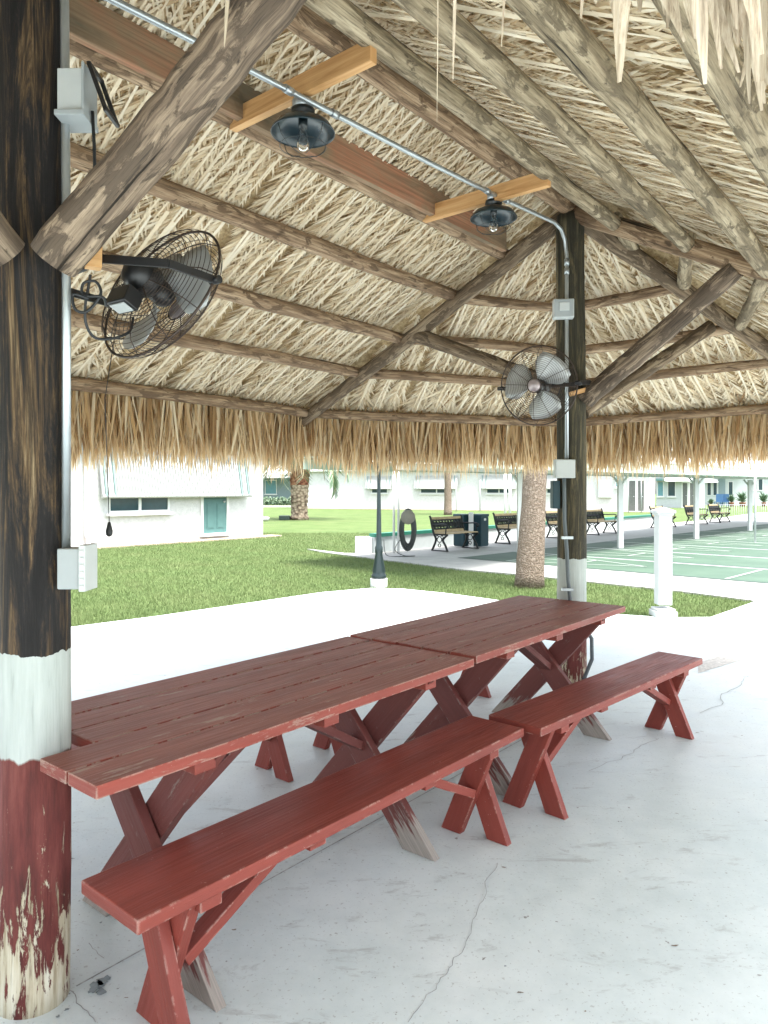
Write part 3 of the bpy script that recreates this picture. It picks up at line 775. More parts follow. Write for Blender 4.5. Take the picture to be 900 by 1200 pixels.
# ------------------------------------------------------------------ fans
def fan(label, c, n, yoke, mount, cord, chain):
    c = Vector(c); n = Vector(n).normalized(); p = n.cross(UP).normalized(); q = p.cross(n).normalized()
    if q.z < 0: q = -q
    o = thing('wall_fan', label, 'fan', c, group='caged fans on the posts')
    Rr = .25
    g = MB()
    def ring(r, h, rad, seg=64): g.tube([c + n*h + (p*math.cos(2*PI*k/seg) + q*math.sin(2*PI*k/seg))*r for k in range(seg)], rad, 5, closed=True)
    ring(Rr, 0, .0045)
    dome = lambda r, s: s*(.085*math.sqrt(max(0, 1-(r/Rr)**2))+.0)
    for s in (1, -1):
        for k in range(1, 17): ring(.045 + (Rr-.045)*k/17, dome(.045 + (Rr-.045)*k/17, s), .0011, 56)
        ring(.045, dome(.045, s), .003, 40)
        for k in range(12):
            a = 2*PI*k/12+.1; pts = []
            for j in range(8):
                r = .045 + (Rr-.045)*j/7; pts.append(c + n*dome(r, s) + (p*math.cos(a) + q*math.sin(a))*r)
            g.tube(pts, .0018, 5)
    g.build('guard', M['fan_wire'], o)
    b = MB()
    for k in range(3):
        a0 = 2*PI*k/3 + .25
        n0 = len(b.v); NA, NR = 7, 6
        for i in range(NA):
            for j in range(NR):
                r = .045 + (.215-.045)*j/(NR-1); wd = .55 + 1.05*math.sin(PI*(.18+.66*j/(NR-1)))
                a = a0 + (i/(NA-1)-.5)*wd; hh = (i/(NA-1)-.5)*-.07*(1-.3*j/NR) + .012
                b.v.append(c + n*hh + (p*math.cos(a) + q*math.sin(a))*r)
        for i in range(NA-1):
            for j in range(NR-1): b.face([n0+i*NR+j, n0+(i+1)*NR+j, n0+(i+1)*NR+j+1, n0+i*NR+j+1], [(0,0)]*4, 0, True)
    bo = b.build('blades', M['fan_blade'], o)
    sm = bo.modifiers.new('Solid', 'SOLIDIFY'); sm.thickness = .002
    MB().lathe([(0, .04), (.03, .038), (.04, .02), (.04, -.03), (0, -.03)], c, n, 24).build('hub', M['fan_black'], o)
    MB().lathe([(0, .096), (.036, .095), (.040, .088), (.040, .080), (0, .080)], c, n, 28).build('badge', M['badge_silver'], o)
    MB().lathe([(0, -.035), (.050, -.035), (.056, -.05), (.056, -.10), (.046, -.125), (.02, -.14), (0, -.14)], c, n, 26).build('motor', M['fan_black'], o)
    cb = c - n*.10 - q*.105
    m = MB(); m.box(cb, (p, q, n), (.045, .03, .03)); m.build('control_box', M['fan_black'], o, .004)
    m = MB(); m.box(cb - q*.0325, (p, q, n), (.035, .0015, .02)); m.build('control_label', M['light_plastic'], o)
    y = MB()
    for pts in yoke:
        for i in range(len(pts)-1): y.beam(pts[i], pts[i+1], .026, .007, UP)
    for s in (-1, 1):
        y.lathe([(0, -.02), (.013, -.02), (.013, .02), (0, .02)], c + p*Rr*s*1.02, p, 14)
    y.build('yoke', M['fan_black'], o, .0015)
    for nm, args, mat in mount: 
        m = MB(); m.beam(*args); m.build(nm, M[mat], o, .002)
    k = MB()
    for pts in cord: k.tube(smooth_path(pts), .0042, 8)
    k.build('power_cord', M['cable_black'], o)
    if chain:
        k = MB().tube(chain, .0014, 6); e = Vector(chain[-1]); k.lathe([(0, .0), (.004, -.003), (.011, -.03), (.010, -.042), (.004, -.048), (0, -.048)], e, seg=14)
        k.build('pull_cord', M['cable_black'], o)
    return o
def smooth_path(pts, k=5):
    pts = [Vector(p) for p in pts]; out = []
    for i in range(len(pts)-1):
        p0, p1, p2, p3 = pts[max(i-1,0)], pts[i], pts[i+1], pts[min(i+2, len(pts)-1)]
        for j in range(k):
            t = j/k; out.append(.5*((2*p1)+(p2-p0)*t+(2*p0-5*p1+4*p2-p3)*t*t+(3*p1-p0-3*p2+p3)*t**3))
    out.append(pts[-1]); return out
def at(px, py, Y): return V((px-450)/845*Y, Y, 1.503+(574-py)/845*Y)
c1 = at(188, 343, 2.36); n1 = V(.5, .75, -.43).normalized(); p1 = n1.cross(UP).normalized()
if p1.x < 0: p1 = -p1
pr, pl = c1 + p1*.255, c1 - p1*.255
fan('black caged fan tilted down beside the near post', c1, n1,
    [[at(116, 303, 2.13), at(198, 309, 2.09), pr], [at(74, 340, 2.16), pl]],
    [('mount_block', (at(100, 298, 2.08), at(119, 301, 2.10), .075, .04, UP), 'lumber'), ('mount_arm', (at(70, 322, 2.12), at(118, 303, 2.14), .03, .02, UP), 'fan_black')],
    [[at(106, 322, 2.10), at(103, 340, 2.10), at(100, 358, 2.1), at(101, 380, 2.12), at(112, 396, 2.15), at(135, 396, 2.2), at(152, 388, 2.25), at(156, 372, 2.28)],
     [at(104, 350, 2.09), at(86, 345, 2.08), at(88, 362, 2.08), at(102, 365, 2.09), at(118, 345, 2.1), at(112, 330, 2.1), at(98, 332, 2.09), at(98, 346, 2.09), at(120, 348, 2.1), at(124, 358, 2.15)]],
    [c1 + V(-.135, -.02, -.10), c1 + V(-.17, -.03, -.35), at(128, 611, 2.27)])
c2 = at(631, 452, 4.60); n2 = V(-.50, -.85, -.10).normalized(); p2_ = n2.cross(UP).normalized()
if p2_.x < 0: p2_ = -p2_
pr, pl = c2 + p2_*.255, c2 - p2_*.255; bk = -n2*.17
fan('black caged fan facing the viewer on the far post', c2, n2,
    [[pl, pl + bk*.9 + p2_*.03, pr + bk*.9 - p2_*.03, pr]],
    [('mount_block', (at(668, 462, 4.83), at(692, 455, 4.86), .03, .03, UP), 'lumber'), ('mount_arm', (pr, at(690, 448, 4.86), .03, .03, UP), 'fan_black')],
    [[c2 + V(.02, .1, -.1), c2 + V(.06, .15, -.16), c2 + V(.14, .18, -.1), at(662, 440, 4.84)]], None)

# ------------------------------------------------------------------ tables and benches
def picnic_table(label, org, th, L, notch, z=.75, boards=5, width=.77):
    u = V(math.sin(th), math.cos(th), 0); v = V(-math.cos(th), math.sin(th), 0)
    o = thing('picnic_table', label, 'picnic table', (org.x, org.y, 0), group='red picnic tables end to end')
    bw = width/boards; P = lambda a, b, c: org + u*a + v*b + UP*c
    t = MB()
    for i in range(boards):
        s0 = notch if (notch and i in (2, 3)) else random.uniform(0, .006)
        e = L - random.uniform(0, .008); dz = random.uniform(-.0015, .0015)
        t.beam(P(s0, bw*(i+.5), z-.018+dz), P(e, bw*(i+.5), z-.018+dz), bw-.0085, .036, v)
    for i in range(1, boards):      # dark filler in the plank gaps: dirt plus their shade, put in as colour
        s0 = notch if (notch and i in (2, 3, 4)) else .02
        t.beam(P(s0+.01, bw*i, z-.0145), P(L-.012, bw*i, z-.0145), .0081, .020, v, 1)
    t.build('tabletop', [M['table_top'], M['seam_dark']], o, .0022)
    for s in (.36, L/2, L-.30):
        c = MB(); c.beam(P(s, .03, z-.036-.022), P(s, width-.03, z-.058), .075, .040, u); c.build('cleat', M['bench_paint'], o, .003)
    for s, sg in ((.36, 1), (L-.30, -1)):
        for k, (b0, b1) in enumerate(((.015, width-.10), (width-.015, .10))):
            off = .045*(1 if k else -1)
            l = MB(); a = P(s+off*.5+sg*.028, b0+(.03 if k == 0 else -.03), .0); b = P(s+off*.5+sg*.028, b1, z-.04)
            leg_board(l, a, b, .125, .038, u, z-.038); l.build('leg', M['table_leg'], o, .003)
        br = MB(); br.beam(P(s+sg*.03, width/2, .36), P(s+sg*.62, width/2, z-.05), .085, .036, v); br.build('brace', M['table_leg'], o, .003)
    return o
def leg_board(l, a, b, w, t, u, ztop):
    """board from floor to underside, both ends cut level"""
    d = (b-a).normalized(); side = u.cross(d).normalized(); h = V(d.x, d.y, 0).normalized(); 
    hw = w/2/abs(d.z)
    if side.z < 0: side = -side
    n0 = len(l.v)
    for P0, zz in ((a, 0.0), (b, ztop)):
        q = a + d*((zz-a.z)/d.z)
        for sx in (-1, 1):
            for st in (-1, 1): l.v.append(q + h*hw*sx + u*t/2*st)
    I = lambda i, j, k: n0+i*4+j*2+k
    L = (b-a).length; ou, ov = random.random()*9, random.random()*9
    for ids, uv in (([I(0,0,0), I(0,1,0), I(1,1,0), I(1,0,0)], [(0,0),(w,0),(w,L),(0,L)]), ([I(0,0,1), I(1,0,1), I(1,1,1), I(0,1,1)], [(0,0),(0,L),(w,L),(w,0)]),
                    ([I(0,0,0), I(1,0,0), I(1,0,1), I(0,0,1)], [(1,0),(1,L),(1+t,L),(1+t,0)]), ([I(0,1,0), I(0,1,1), I(1,1,1), I(1,1,0)], [(2,0),(2+t,0),(2+t,L),(2,L)]),
                    ([I(0,0,0), I(0,0,1), I(0,1,1), I(0,1,0)], [(3,0),(3+t,0),(3+t,w),(3,w)]), ([I(1,0,0), I(1,1,0), I(1,1,1), I(1,0,1)], [(4,0),(4,w),(4+t,w),(4+t,0)])):
        l.face(ids, [(x+ou, y+ov) for x, y in uv], 0)
T0 = V(-.7295, 1.826, 0)
picnic_table('long red picnic table nearest the viewer, notched round the near post', T0, TH, 1.80, .165)
Uu = V(math.sin(TH), math.cos(TH), 0)
picnic_table('second red picnic table, running up to the far post', T0 + Uu*1.812, TH, 1.80, 0, z=.757)

def plank_bench(label, org, th, L, W=.285, z=.455, flips=(1, 1)):
    u = V(math.sin(th), math.cos(th), 0); v = V(-math.cos(th), math.sin(th), 0)
    o = thing('plank_bench', label, 'bench', (org.x, org.y, 0), group='red benches beside the picnic tables')
    P = lambda a, b, c: org + u*a + v*b + UP*c
    t = MB(); t.beam(P(0, W/2, z-.019), P(L, W/2, z-.019), W, .038, v); t.build('seat', M['bench_paint'], o, .005)
    for s, sg, fl_ in ((.17, 1, flips[0]), (L-.17, -1, flips[1])):
        c = MB(); c.beam(P(s+sg*.055, .012, z-.056), P(s+sg*.055, W-.012, z-.056), .07, .036, u); c.build('cleat', M['bench_paint'], o, .003)
        for k, (b0, b1) in enumerate(((.035, W-.075), (W-.035, .075))):
            l = MB(); off = (.0195 if k else -.0195)*fl_
            leg_board(l, P(s+off, b0, 0), P(s+off, b1, z-.038), .095, .037, u, z-.0385); l.build('leg', M['bench_paint'], o, .003)
        br = MB(); br.beam(P(s+sg*.045, W/2, .20), P(s+sg*.46, W/2, z-.052), .06, .036, v); br.build('brace', M['bench_paint'], o, .003)
        c = MB(); c.beam(P(s+sg*.47, .03, z-.0555), P(s+sg*.47, W-.03, z-.0555), .07, .034, u); c.build('cleat', M['bench_paint'], o, .003)
    return o
plank_bench('low red plank bench nearest the viewer', V(-.5985, 1.752, 0), .7075, 1.87, flips=(1, -1))
plank_bench('red plank bench at the right end of the far table', V(.6905, 3.166, 0), .775, 1.85, flips=(-1, 1))
plank_bench('red bench half hidden behind the nearest picnic table', T0 + Uu*-.06 + W_*1.03, TH+.01, 1.87)
plank_bench('red bench half hidden behind the far picnic table', T0 + Uu*1.89 + W_*.98, TH-.01, 1.87)

# ------------------------------------------------------------------ yard furniture
def gp(px, py): q = G(px, py); return V(q[0], q[1], 0)
# white bollard
p = gp(777, 722)
o = thing('bollard', 'square white post with a stepped cap at the slab edge', 'bollard', tuple(p))
m = MB(); m.box(p + UP*.68, (UP, V(1,0,0), V(0,1,0)), (.54, .080, .080)); m.build('shaft', M['bollard_white'], o, .006)
m = MB()
for hh, z0, z1 in ((.125, 0, .07), (.108, .07, .10)): m.box(p + UP*(z0+z1)/2, (UP, V(1,0,0), V(0,1,0)), ((z1-z0)/2, hh, hh))
m.build('base', M['bollard_white'], o, .006)
m = MB(); m.box(p + UP*1.215, (UP, V(1,0,0), V(0,1,0)), (.012, .096, .096)); m.box(p + UP*1.243, (UP, V(1,0,0), V(0,1,0)), (.015, .112, .112))
n0 = len(m.v); hh = .108
m.v += [p+V(-hh,-hh,1.258), p+V(hh,-hh,1.258), p+V(hh,hh,1.258), p+V(-hh,hh,1.258), p+V(0,0,1.30)]
for i in range(4): m.face([n0+i, n0+(i+1)%4, n0+4], [(0,0)]*3)
m.build('cap', M['bollard_white'], o, .003)
# lamp post
p = gp(444, 686)
o = thing('lamp_post', 'slim dark green lamp post on a round concrete footing in the grass', 'lamp post', tuple(p))
MB().lathe([(0, -.03), (.135, -.03), (.135, .11), (0, .11)], p, seg=24, smooth=False).build('footing', M['block_white'], o)
MB().lathe([(0, .11), (.115, .11), (.12, .16), (.10, .19), (.105, .22), (.055, .50), (.062, .52), (.062, .60), (.048, .63), (.040, .80), (.028, 1.5), (.025, 2.6), (.04, 2.62), (.02, 2.66)], p, seg=20).build('column', M['dark_green_metal'], o)
MB().lathe([(.03, 2.64), (.07, 2.68), (.10, 2.9), (.11, 2.95), (0, 3.08)], p, seg=8, smooth=False).build('lantern', M['dark_green_metal'], o)

# low wall with green cap behind the court benches
w0, w1 = V(-.28, 17.25, 0), V(11.6, 30.9, 0); wd = (w1-w0).normalized()
o = thing('low_wall', 'low pale wall with a green cap board behind the iron benches', 'wall', tuple(w0))
m = MB(); m.beam(w0+UP*.17, w1+UP*.17, .40, .14, UP); m.build('wall_face', M['pale_wall'], o)
m = MB(); m.beam(w0+UP*.415, w1+UP*.415, .085, .20, UP); m.build('cap_board', M['green_cap'], o, .004)
o = thing('concrete_block', 'pale concrete block at the end of the low wall', 'block', tuple(gp(426, 648)))
p = gp(426, 648)+V(0, .22, 0); m = MB(); m.box(p+UP*.17, (V(1,0,0), V(0,1,0), UP), (.2, .22, .2)); m.build('block_body', M['block_white'], o, .012)

def iron_bench(label=None):
    o = thing('park_bench', 'x', 'park bench', (0, 0, 0), group='cast iron benches along the court')
    Lb = 1.22
    for x in (-Lb/2, Lb/2):
        m = MB()
        m.tube(smooth_path([(x, .30, .86), (x, .27, .80), (x, .22, .60), (x, .17, .44), (x, .10, .30), (x, .16, .14), (x, .22, .03)]), .027, 8)
        m.tube(smooth_path([(x, -.26, .02), (x, -.20, .15), (x, -.12, .28), (x, -.18, .36), (x, -.26, .42)]), .027, 8)
        m.tube([(x, .17, .42), (x, -.27, .42)], .02, 8); m.tube([(x, .25, .03), (x, -.28, .03)], .014, 8)
        m.tube(smooth_path([(x, .24, .66), (x, .05, .66), (x, -.18, .67), (x, -.27, .63), (x, -.25, .58), (x, -.21, .60)]), .018, 8)
        m.tube([(x, -.22, .63), (x, -.20, .42)], .014, 8)
        for cy, cz, rr in ((-.01, .30, .07), (-.01, .16, .04), (.06, .36, .035), (-.09, .36, .035)):
            m.tube([(x, cy+rr*math.cos(k*PI/6), cz+rr*math.sin(k*PI/6)) for k in range(12)], .011, 6, closed=True)
        m.build('side_frame', M['black_iron'], o)
    s = MB()
    for k in range(4): s.abox(-Lb/2, Lb/2, -.26+k*.105, -.175+k*.105, .435, .46)
    s.build('seat', M['slat_wood'], o, .003)
    def bk(h, x): return V(x, .18+(h-.46)*.30, h)
    for h in (.49, .80):
        s = MB(); s.beam(bk(h, -Lb/2), bk(h, Lb/2), .065, .022, (0, .3, 1)); s.build('back_rail', M['slat_wood'], o, .003)
    s = MB()
    for k in range(5):
        cx = -.46 + .23*k
        for rr in (.10, .055): s.tube([bk(.645+rr*math.sin(t*PI/8), cx+rr*math.cos(t*PI/8)) for t in range(16)], .019, 6, closed=True)
        s.tube([bk(.53, cx-.11), bk(.76, cx+.11)], .017, 6); s.tube([bk(.76, cx-.11), bk(.53, cx+.11)], .017, 6)
    s.tube([bk(.53, -Lb/2), bk(.53, Lb/2)], .010, 6); s.tube([bk(.76, -Lb/2), bk(.76, Lb/2)], .010, 6)
    s.build('back_panel', M['black_iron'], o)
    return o
bproto = iron_bench()
bl = ['black iron bench nearest the viewer, left of the dark bins', 'black iron bench directly left of the near palm trunk', 'iron bench partly hidden between the palm trunk and the far post',
      'iron bench just right of the far wooden post', 'iron bench with its right end behind the square white bollard', 'second farthest iron bench, right of the white bollard', 'farthest iron bench, beyond the others at the court end']
for i, (px, py) in enumerate(((533, 645.0), (603, 636.5), (660, 630.0), (704, 626.5), (777, 618.5), (816, 615.0), (843, 612.3))):
    b_ = bproto if i == 0 else copy_tree(bproto)
    q = gp(px, py); b_.location = q; b_.rotation_euler = (0, 0, math.atan2(av.y, av.x)); b_['label'] = bl[i]

for i, (px, lb) in enumerate(((542, 'dark teal slatted trash bin behind the nearest iron bench'), (562, 'dark teal slatted trash bin with a white tag, right of the white stake'))):
    p = gp(px, 641); p = V(p.x, p.y, 0)
    o = thing('trash_bin', lb, 'trash bin', tuple(p), R(46), group='pair of dark bins')
    m = MB(); m.abox(-.16, .16, -.16, .16, .03, .80); m.build('bin_body', M['bin_teal'], o, .01, world=False)
    m = MB()
    for k in range(8):
        for s in (-1, 1): m.abox(-.155+k*.041, -.125+k*.041, s*.162-.008, s*.162+.008, .05, .78); m.abox(s*.162-.008, s*.162+.008, -.155+k*.041, -.125+k*.041, .05, .78)
    m.build('slats', M['bin_teal'], o, world=False)
    m = MB(); m.abox(-.18, .18, -.18, .18, .80, .87); m.build('lid', M['bin_teal'], o, .012, world=False)
    if i: m = MB(); m.abox(-.04, .05, -.177, -.172, .70, .76); m.build('tag', M['white_paint'], o, world=False)
p = gp(552, 642); m = MB(); m.abox(p.x-.06, p.x+.06, p.y-.03, p.y+.03, 0, .92); o = m.build('marker_post', M['white_paint'], None, .006); tag(o, 'short white stake standing between the two dark bins', 'post')

# hose on its post
p = gp(466, 648)
o = thing('hose_post', 'pair of white pipes holding up the hose hanger', 'post', tuple(p))
for dx in (-.09, .02):
    m = MB(); m.tube([p+V(dx, 0, 0), p+V(dx, 0, 2.2)], .03, 10); m.build('pipe', M['white_paint'], o)
q = gp(478, 651) + V(0, -.02, 0)
o = thing('hose_reel', 'grey coiled garden hose hanging from a round drum beside the low wall', 'hose reel', tuple(q))
m = MB()
for k in range(14):
    rx, rz = .10+.021*(k % 5), .33+.034*(k % 5); cy = -.07+.012*k
    m.tube([q+V(rx*math.cos(t*PI/12)+.01*math.sin(k), cy, .60+rz*math.sin(t*PI/12)-.02*(k % 3)) for t in range(24)], .016, 6, closed=True)
m.build('coil', M['hose'], o)
MB().lathe([(0, -.09), (.15, -.09), (.165, -.06), (.165, .05), (0, .05)], q+V(.0, 0, .88), (0, 1, 0), 24).build('drum', M['reel'], o)
m = MB(); m.tube(smooth_path([q+V(-.15, -.05, .4), q+V(-.3, -.1, .15), q+V(-.1, -.2, .02), q+V(.15, -.25, .015), q+V(-.2, -.35, .015), q+V(-.5, -.1, .03), q+V(-.55, .1, .35)]), .009, 6); m.build('loose_hose', M['hose'], o)

# court canopy
o = thing('shade_canopy', 'pale green shade canopy on white forked posts over the shuffleboard court', 'canopy', (6.1, 18.4, 0))
cps = [(2.95, 15.6), (6.08, 18.55), (9.57, 22.1), (13.45, 26.5), (17.5, 31.0)]
for x, y in cps:
    m = MB(); m.box((x, y, .93), (UP, V(1,0,0), V(0,1,0)), (.93, .065, .065)); m.build('post', M['white_paint'], o, .006)
    for s in (-1, 1):
        m = MB(); m.beam(V(x, y, 1.60), V(x, y, 1.88) + bv*s*.22, .05, .05, av); m.build('fork_brace', M['white_paint'], o, .004)
a0 = V(2.95, 15.6, 0) - av*3.9; a1 = V(17.5, 31.0, 0) + av*3
m = MB(); m.beam(a0+UP*1.91-bv*.0, a1+UP*1.98, .10, .10, UP); m.build('beam', M['white_paint'], o)
m = MB(); m.beam(a0+bv*.95+UP*2.01, a1+bv*.95+UP*2.10, .24, .05, UP); m.beam(a0-bv*2.6+UP*2.02, a1-bv*2.6+UP*2.11, .2, .05, UP); m.build('fascia', M['canopy_green'], o)
m = MB(); m.beam(a0-bv*.85+UP*2.16, a1-bv*.85+UP*2.25, 3.6, .03, bv)
m.build('roof_sheet', M['canopy_green'], o)
for (x, y), lb in zip([(10.55, 20.5)], ['thin pale pole standing alone in the middle of the court']):
    m = MB(); m.tube([(x, y, 0), (x, y, 2.3)], .028, 10); tag(m.build('thin_pole', M['light_plastic']), lb, 'pole')
for k, (px, Y, h, r, mt, lb) in enumerate(((534.5, 51, 2.3, .035, 'grey_plastic', 'thin grey pipe against the far white wall, left of the bins'), (562.5, 51, 2.2, .035, 'grey_plastic', 'thin grey pipe against the far white wall, above the bins'),
                          (592, 27, 2.4, .05, 'white_paint', 'left one of two close white pipes beside the palm trunk'), (597.5, 27, 2.4, .05, 'white_paint', 'right one of two close white pipes beside the palm trunk'),
                          (736.5, 48, 2.2, .03, 'grey_plastic', 'grey rod in front of the left grey door'), (751.5, 48, 2.2, .03, 'grey_plastic', 'grey rod in front of the right grey door'), (762, 47, 2.6, .03, 'white_paint', 'white rod left of the green shuttered window'))):
    x = (px-450)/845*Y; m = MB(); m.tube([(x, Y, -.03), (x, Y, h)], r, 8); tag(m.build('thin_pole', M[mt]), lb, 'pole')

# ------------------------------------------------------------------ palms
def frond(P, D_, S_, L_, W_a, T_, base, az, el, length, droop, lw=.03, ll=.45, n=34):
    d = V(math.cos(az)*math.cos(el), math.sin(az)*math.cos(el), math.sin(el)); pts = []
    side = d.cross(UP).normalized(); p = Vector(base); e = el
    for i in range(n):
        e = el - droop*(i/n)**1.3; d = V(math.cos(az)*math.cos(e), math.sin(az)*math.cos(e), math.sin(e)); p = p + d*length/n
        if i > 3:
            for s in (-1, 1):
                dd = (d*.55 + side*s*.85 - UP*random.uniform(.15, .5)).normalized()
                P.append(p.copy()); D_.append(dd); S_.append(d.cross(dd)+V(random.gauss(0,.2), random.gauss(0,.2), .3)); L_.append(ll*(1-.5*abs(i/n-.45))); W_a.append(lw); T_.append(min(1, max(0, random.gauss(.55, .25))))
        pts.append(p.copy())
    return pts
def palm(label, base, h, r0, r1, lean, bark, nf, flen, fdroop, leaf='palm_leaf', boots=False, top=.7, ll=.45, lw=.035):
    o = thing('palm_tree', label, 'palm tree', tuple(base))
    n = 26; pts = []; rr = []
    for i in range(n+1):
        t = i/n; pts.append(base + V(lean*h*t, 0, h*t-.04)); r = r0 + (r1-r0)*min(1, t*1.2); r *= 1 + .22*math.exp(-t*14)
        if boots: r *= 1 + .10*(i % 2)
        rr.append(r*random.uniform(.97, 1.03))
    MB().tube(pts, rr, 20, bumps=.03).build('trunk', M[bark], o)
    a = [[] for _ in range(6)]; st = MB(); topp = pts[-1]
    for k in range(nf):
        az = k*2.399; el = R(75) - R(115)*((k+.5)/nf)*top
        f = frond(*a, topp, az, el, flen*random.uniform(.85, 1.1), fdroop, lw, ll)
        st.tube(f[::4]+[f[-1]], [.02]*(len(f[::4]))+[.006], 5)
    st.build('frond_stems', M['slat_wood'], o); strips('crown', M[leaf], o, *a, segs=2, taper=(.6, 1, .1))
    return o
pb = gp(620, 686)
palm('leaning palm trunk in the grass strip, left of the far post', pb, 5.5, .20, .165, .052, 'palm_bark', 26, 2.4, 1.5)
palm('slender palm trunk beyond the low wall above the nearest iron bench', V(3.9, 44, 0), 6.5, .22, .2, .0, 'palm_bark', 22, 2.6, 1.6)
palm('stout palm with shaggy leaf bases beside the left house', V(-4.35, 37, 0), 3.5, .38, .50, .01, 'palm_boots', 30, 3.2, 1.75, boots=True, top=.72, ll=.8, lw=.06)
m = MB(); p = V(-5.05, 36.6, 0); m.abox(p.x-.26, p.x+.26, p.y-.2, p.y+.2, -.03, .20); tag(m.build('utility_box', M['box_green'], None, .03), 'small dark green box on the grass beside the stout palm', 'utility box')
m = MB(); p = V(-5.9, 35.5, 0); m.lathe([(0, 0), (.22, 0), (.26, .14), (.2, .16), (0, .10)], p, seg=18); tag(m.build('bird_bath', M['block_white']), 'low white bowl on the lawn by the left house corner', 'bowl')

# ------------------------------------------------------------------ buildings
def house(name, label, org, rz, x0, x1, depth, h, wall='stucco', roof='roof_white', eave=.35):
    o = thing(name, label, 'house', tuple(org), rz)
    m = MB(); m.abox(x0, x1, 0, depth, -.05, h); m.build('wall', M[wall], o, world=False)
    m = MB(); m.abox(x0-eave, x1+eave, -eave, depth+eave, h+.002, h+.14)
    n0 = len(m.v); y0, y1 = -eave, depth+eave; mid = depth/2; xa, xb = x0-eave, x1+eave; zt = h+.142
    m.v += [V(xa, y0, zt), V(xb, y0, zt), V(xb, y1, zt), V(xa, y1, zt), V(xa+1.5, mid, zt+1.1), V(xb-1.5, mid, zt+1.1)]
    for ids in ([0,1,5,4], [1,2,5], [2,3,4,5], [3,0,4]): m.face([n0+i for i in ids], [(0,0)]*len(ids))
    m.build('roof', M[roof], o, world=False)
    return o
def window(o, x0, x1, z0, z1, frame='white_paint', glass='glass_dark', sill=True, mull=1, y=0.0):
    w = .06
    m = MB()
    m.abox(x0-w, x1+w, y-.05, y+.02, z1, z1+w); m.abox(x0-w, x1+w, y-.05, y+.02, z0-w, z0)
    m.abox(x0-w, x0, y-.048, y+.02, z0, z1); m.abox(x1, x1+w, y-.048, y+.02, z0, z1)
    for k in range(mull):
        c = x0 + (x1-x0)*(k+1)/(mull+1); m.abox(c-w*.7, c+w*.7, y-.046, y+.02, z0, z1)
    f = m.build('window', M[frame], o, world=False)
    m = MB(); m.abox(x0+.002, x1-.002, y-.02, y+.01, z0+.002, z1-.002); m.build('pane', M[glass], f, world=False)
    if sill: m = MB(); m.abox(x0-w*2, x1+w*2, y-.12, y+.02, z0-w-.08, z0-w-.002); m.build('sill', M[frame], f, world=False)
    return f
def awning(o, x0, x1, zb, zt, proj, stripes=True, y=0.0, ends='teal_stripe'):
    """hinged ribbed shutter panel leaning out from the wall"""
    m = MB(); L = math.hypot(proj, zt-zb); d = V(0, -proj, zb-zt).normalized(); nx = int((x1-x0)/.09)
    for i in range(nx):
        xa = x0 + (x1-x0)*i/nx; xb = x0 + (x1-x0)*(i+.55)/nx; c = V((xa+xb)/2, y-proj/2-.02, (zb+zt)/2)
        side = i < 6 or i >= nx-6
        m.box(c + V(0, -.032, .004), (d, V(1,0,0), d.cross(V(1,0,0))), (L/2, (xb-xa)/2, .026), 1 if (stripes and side and i % 3 == 1) else 0)
    m.box(V((x0+x1)/2, y-proj/2-.02, (zb+zt)/2), (d, V(1,0,0), d.cross(V(1,0,0))), (L/2, (x1-x0)/2, .012), 0)
    m.tube([(x0, y-proj-.02, zb), (x1, y-proj-.02, zb)], .05, 8)
    return m.build('shutter_awning', [M['awning_white'], M[ends]], o, world=False)
def door(o, x0, x1, z0, z1, mat, y=0.0, glass=False):
    m = MB(); m.abox(x0-.09, x0, y-.05, y+.02, z0, z1+.09); m.abox(x1, x1+.09, y-.05, y+.02, z0, z1+.09); m.abox(x0, x1, y-.05, y+.02, z1, z1+.09); m.abox(x0-.12, x1+.12, y-.14, y+.02, z0-.09, z0-.002)
    f = m.build('door_frame', M['white_paint'], o, world=False)
    m = MB(); m.abox(x0+.003, x1-.003, y-.03, y+.01, z0+.003, z1-.003)
    w = (x1-x0)
    for cx in (x0+w*.29, x0+w*.71):
        for za, zb in ((z0+.14, z0+(z1-z0)*.46), (z0+(z1-z0)*.53, z1-.14)):
            m.abox(cx-w*.15, cx+w*.15, y-.038, y-.0305, za, zb); 
            m.abox(cx-w*.12, cx+w*.12, y-.045, y-.0385, za+.03, zb-.03)
    d_ = m.build('door', M[mat], o, world=False)
    m = MB(); m.lathe([(0, 0), (.035, 0), (.035, .03), (0, .04)], (x1-.10, y-.04, z0+(z1-z0)*.48), (0, -1, 0), 12); m.build('handle', M['galvanized'], d_, world=False)
rzU = math.atan2(U.y, U.x); rzb = math.atan2(-.367, .93)
h1 = house('house', 'white stucco house at left with a ribbed awning and teal door', V(-7.7, 19.2, -.02), rzU, -6, 5.87, 8, 3.0)
awning(h1, .07, 5.2, 1.345, 2.55, .22)
window(h1, .42, 2.22, .95, 1.75)
door(h1, 3.47, 4.35, .20, 2.20, 'teal_door')
m = MB(); m.abox(-.95, -.55, -.14, -.002, -.05, 3.0); m.build('pilaster', M['stucco'], h1, world=False)
m = MB(); m.tube(smooth_path([V(-.30, -.10, 2.95), V(-.30, -.10, 1.5), V(-.30, -.10, .42), V(-.24, -.13, .28), V(-.42, -.45, .13), V(-.62, -.75, .08)]), .055, 10); m.build('downspout', M['white_paint'], h1, world=False)
m = MB(); m.abox(-6, 6.2, -.55, -.02, -.015, .035); o = m.build('mulch_bed', M['mulch'], None); o.location = (-7.7, 19.2, -.02); o.rotation_euler = (0, 0, rzU); tag(o, kind='structure')

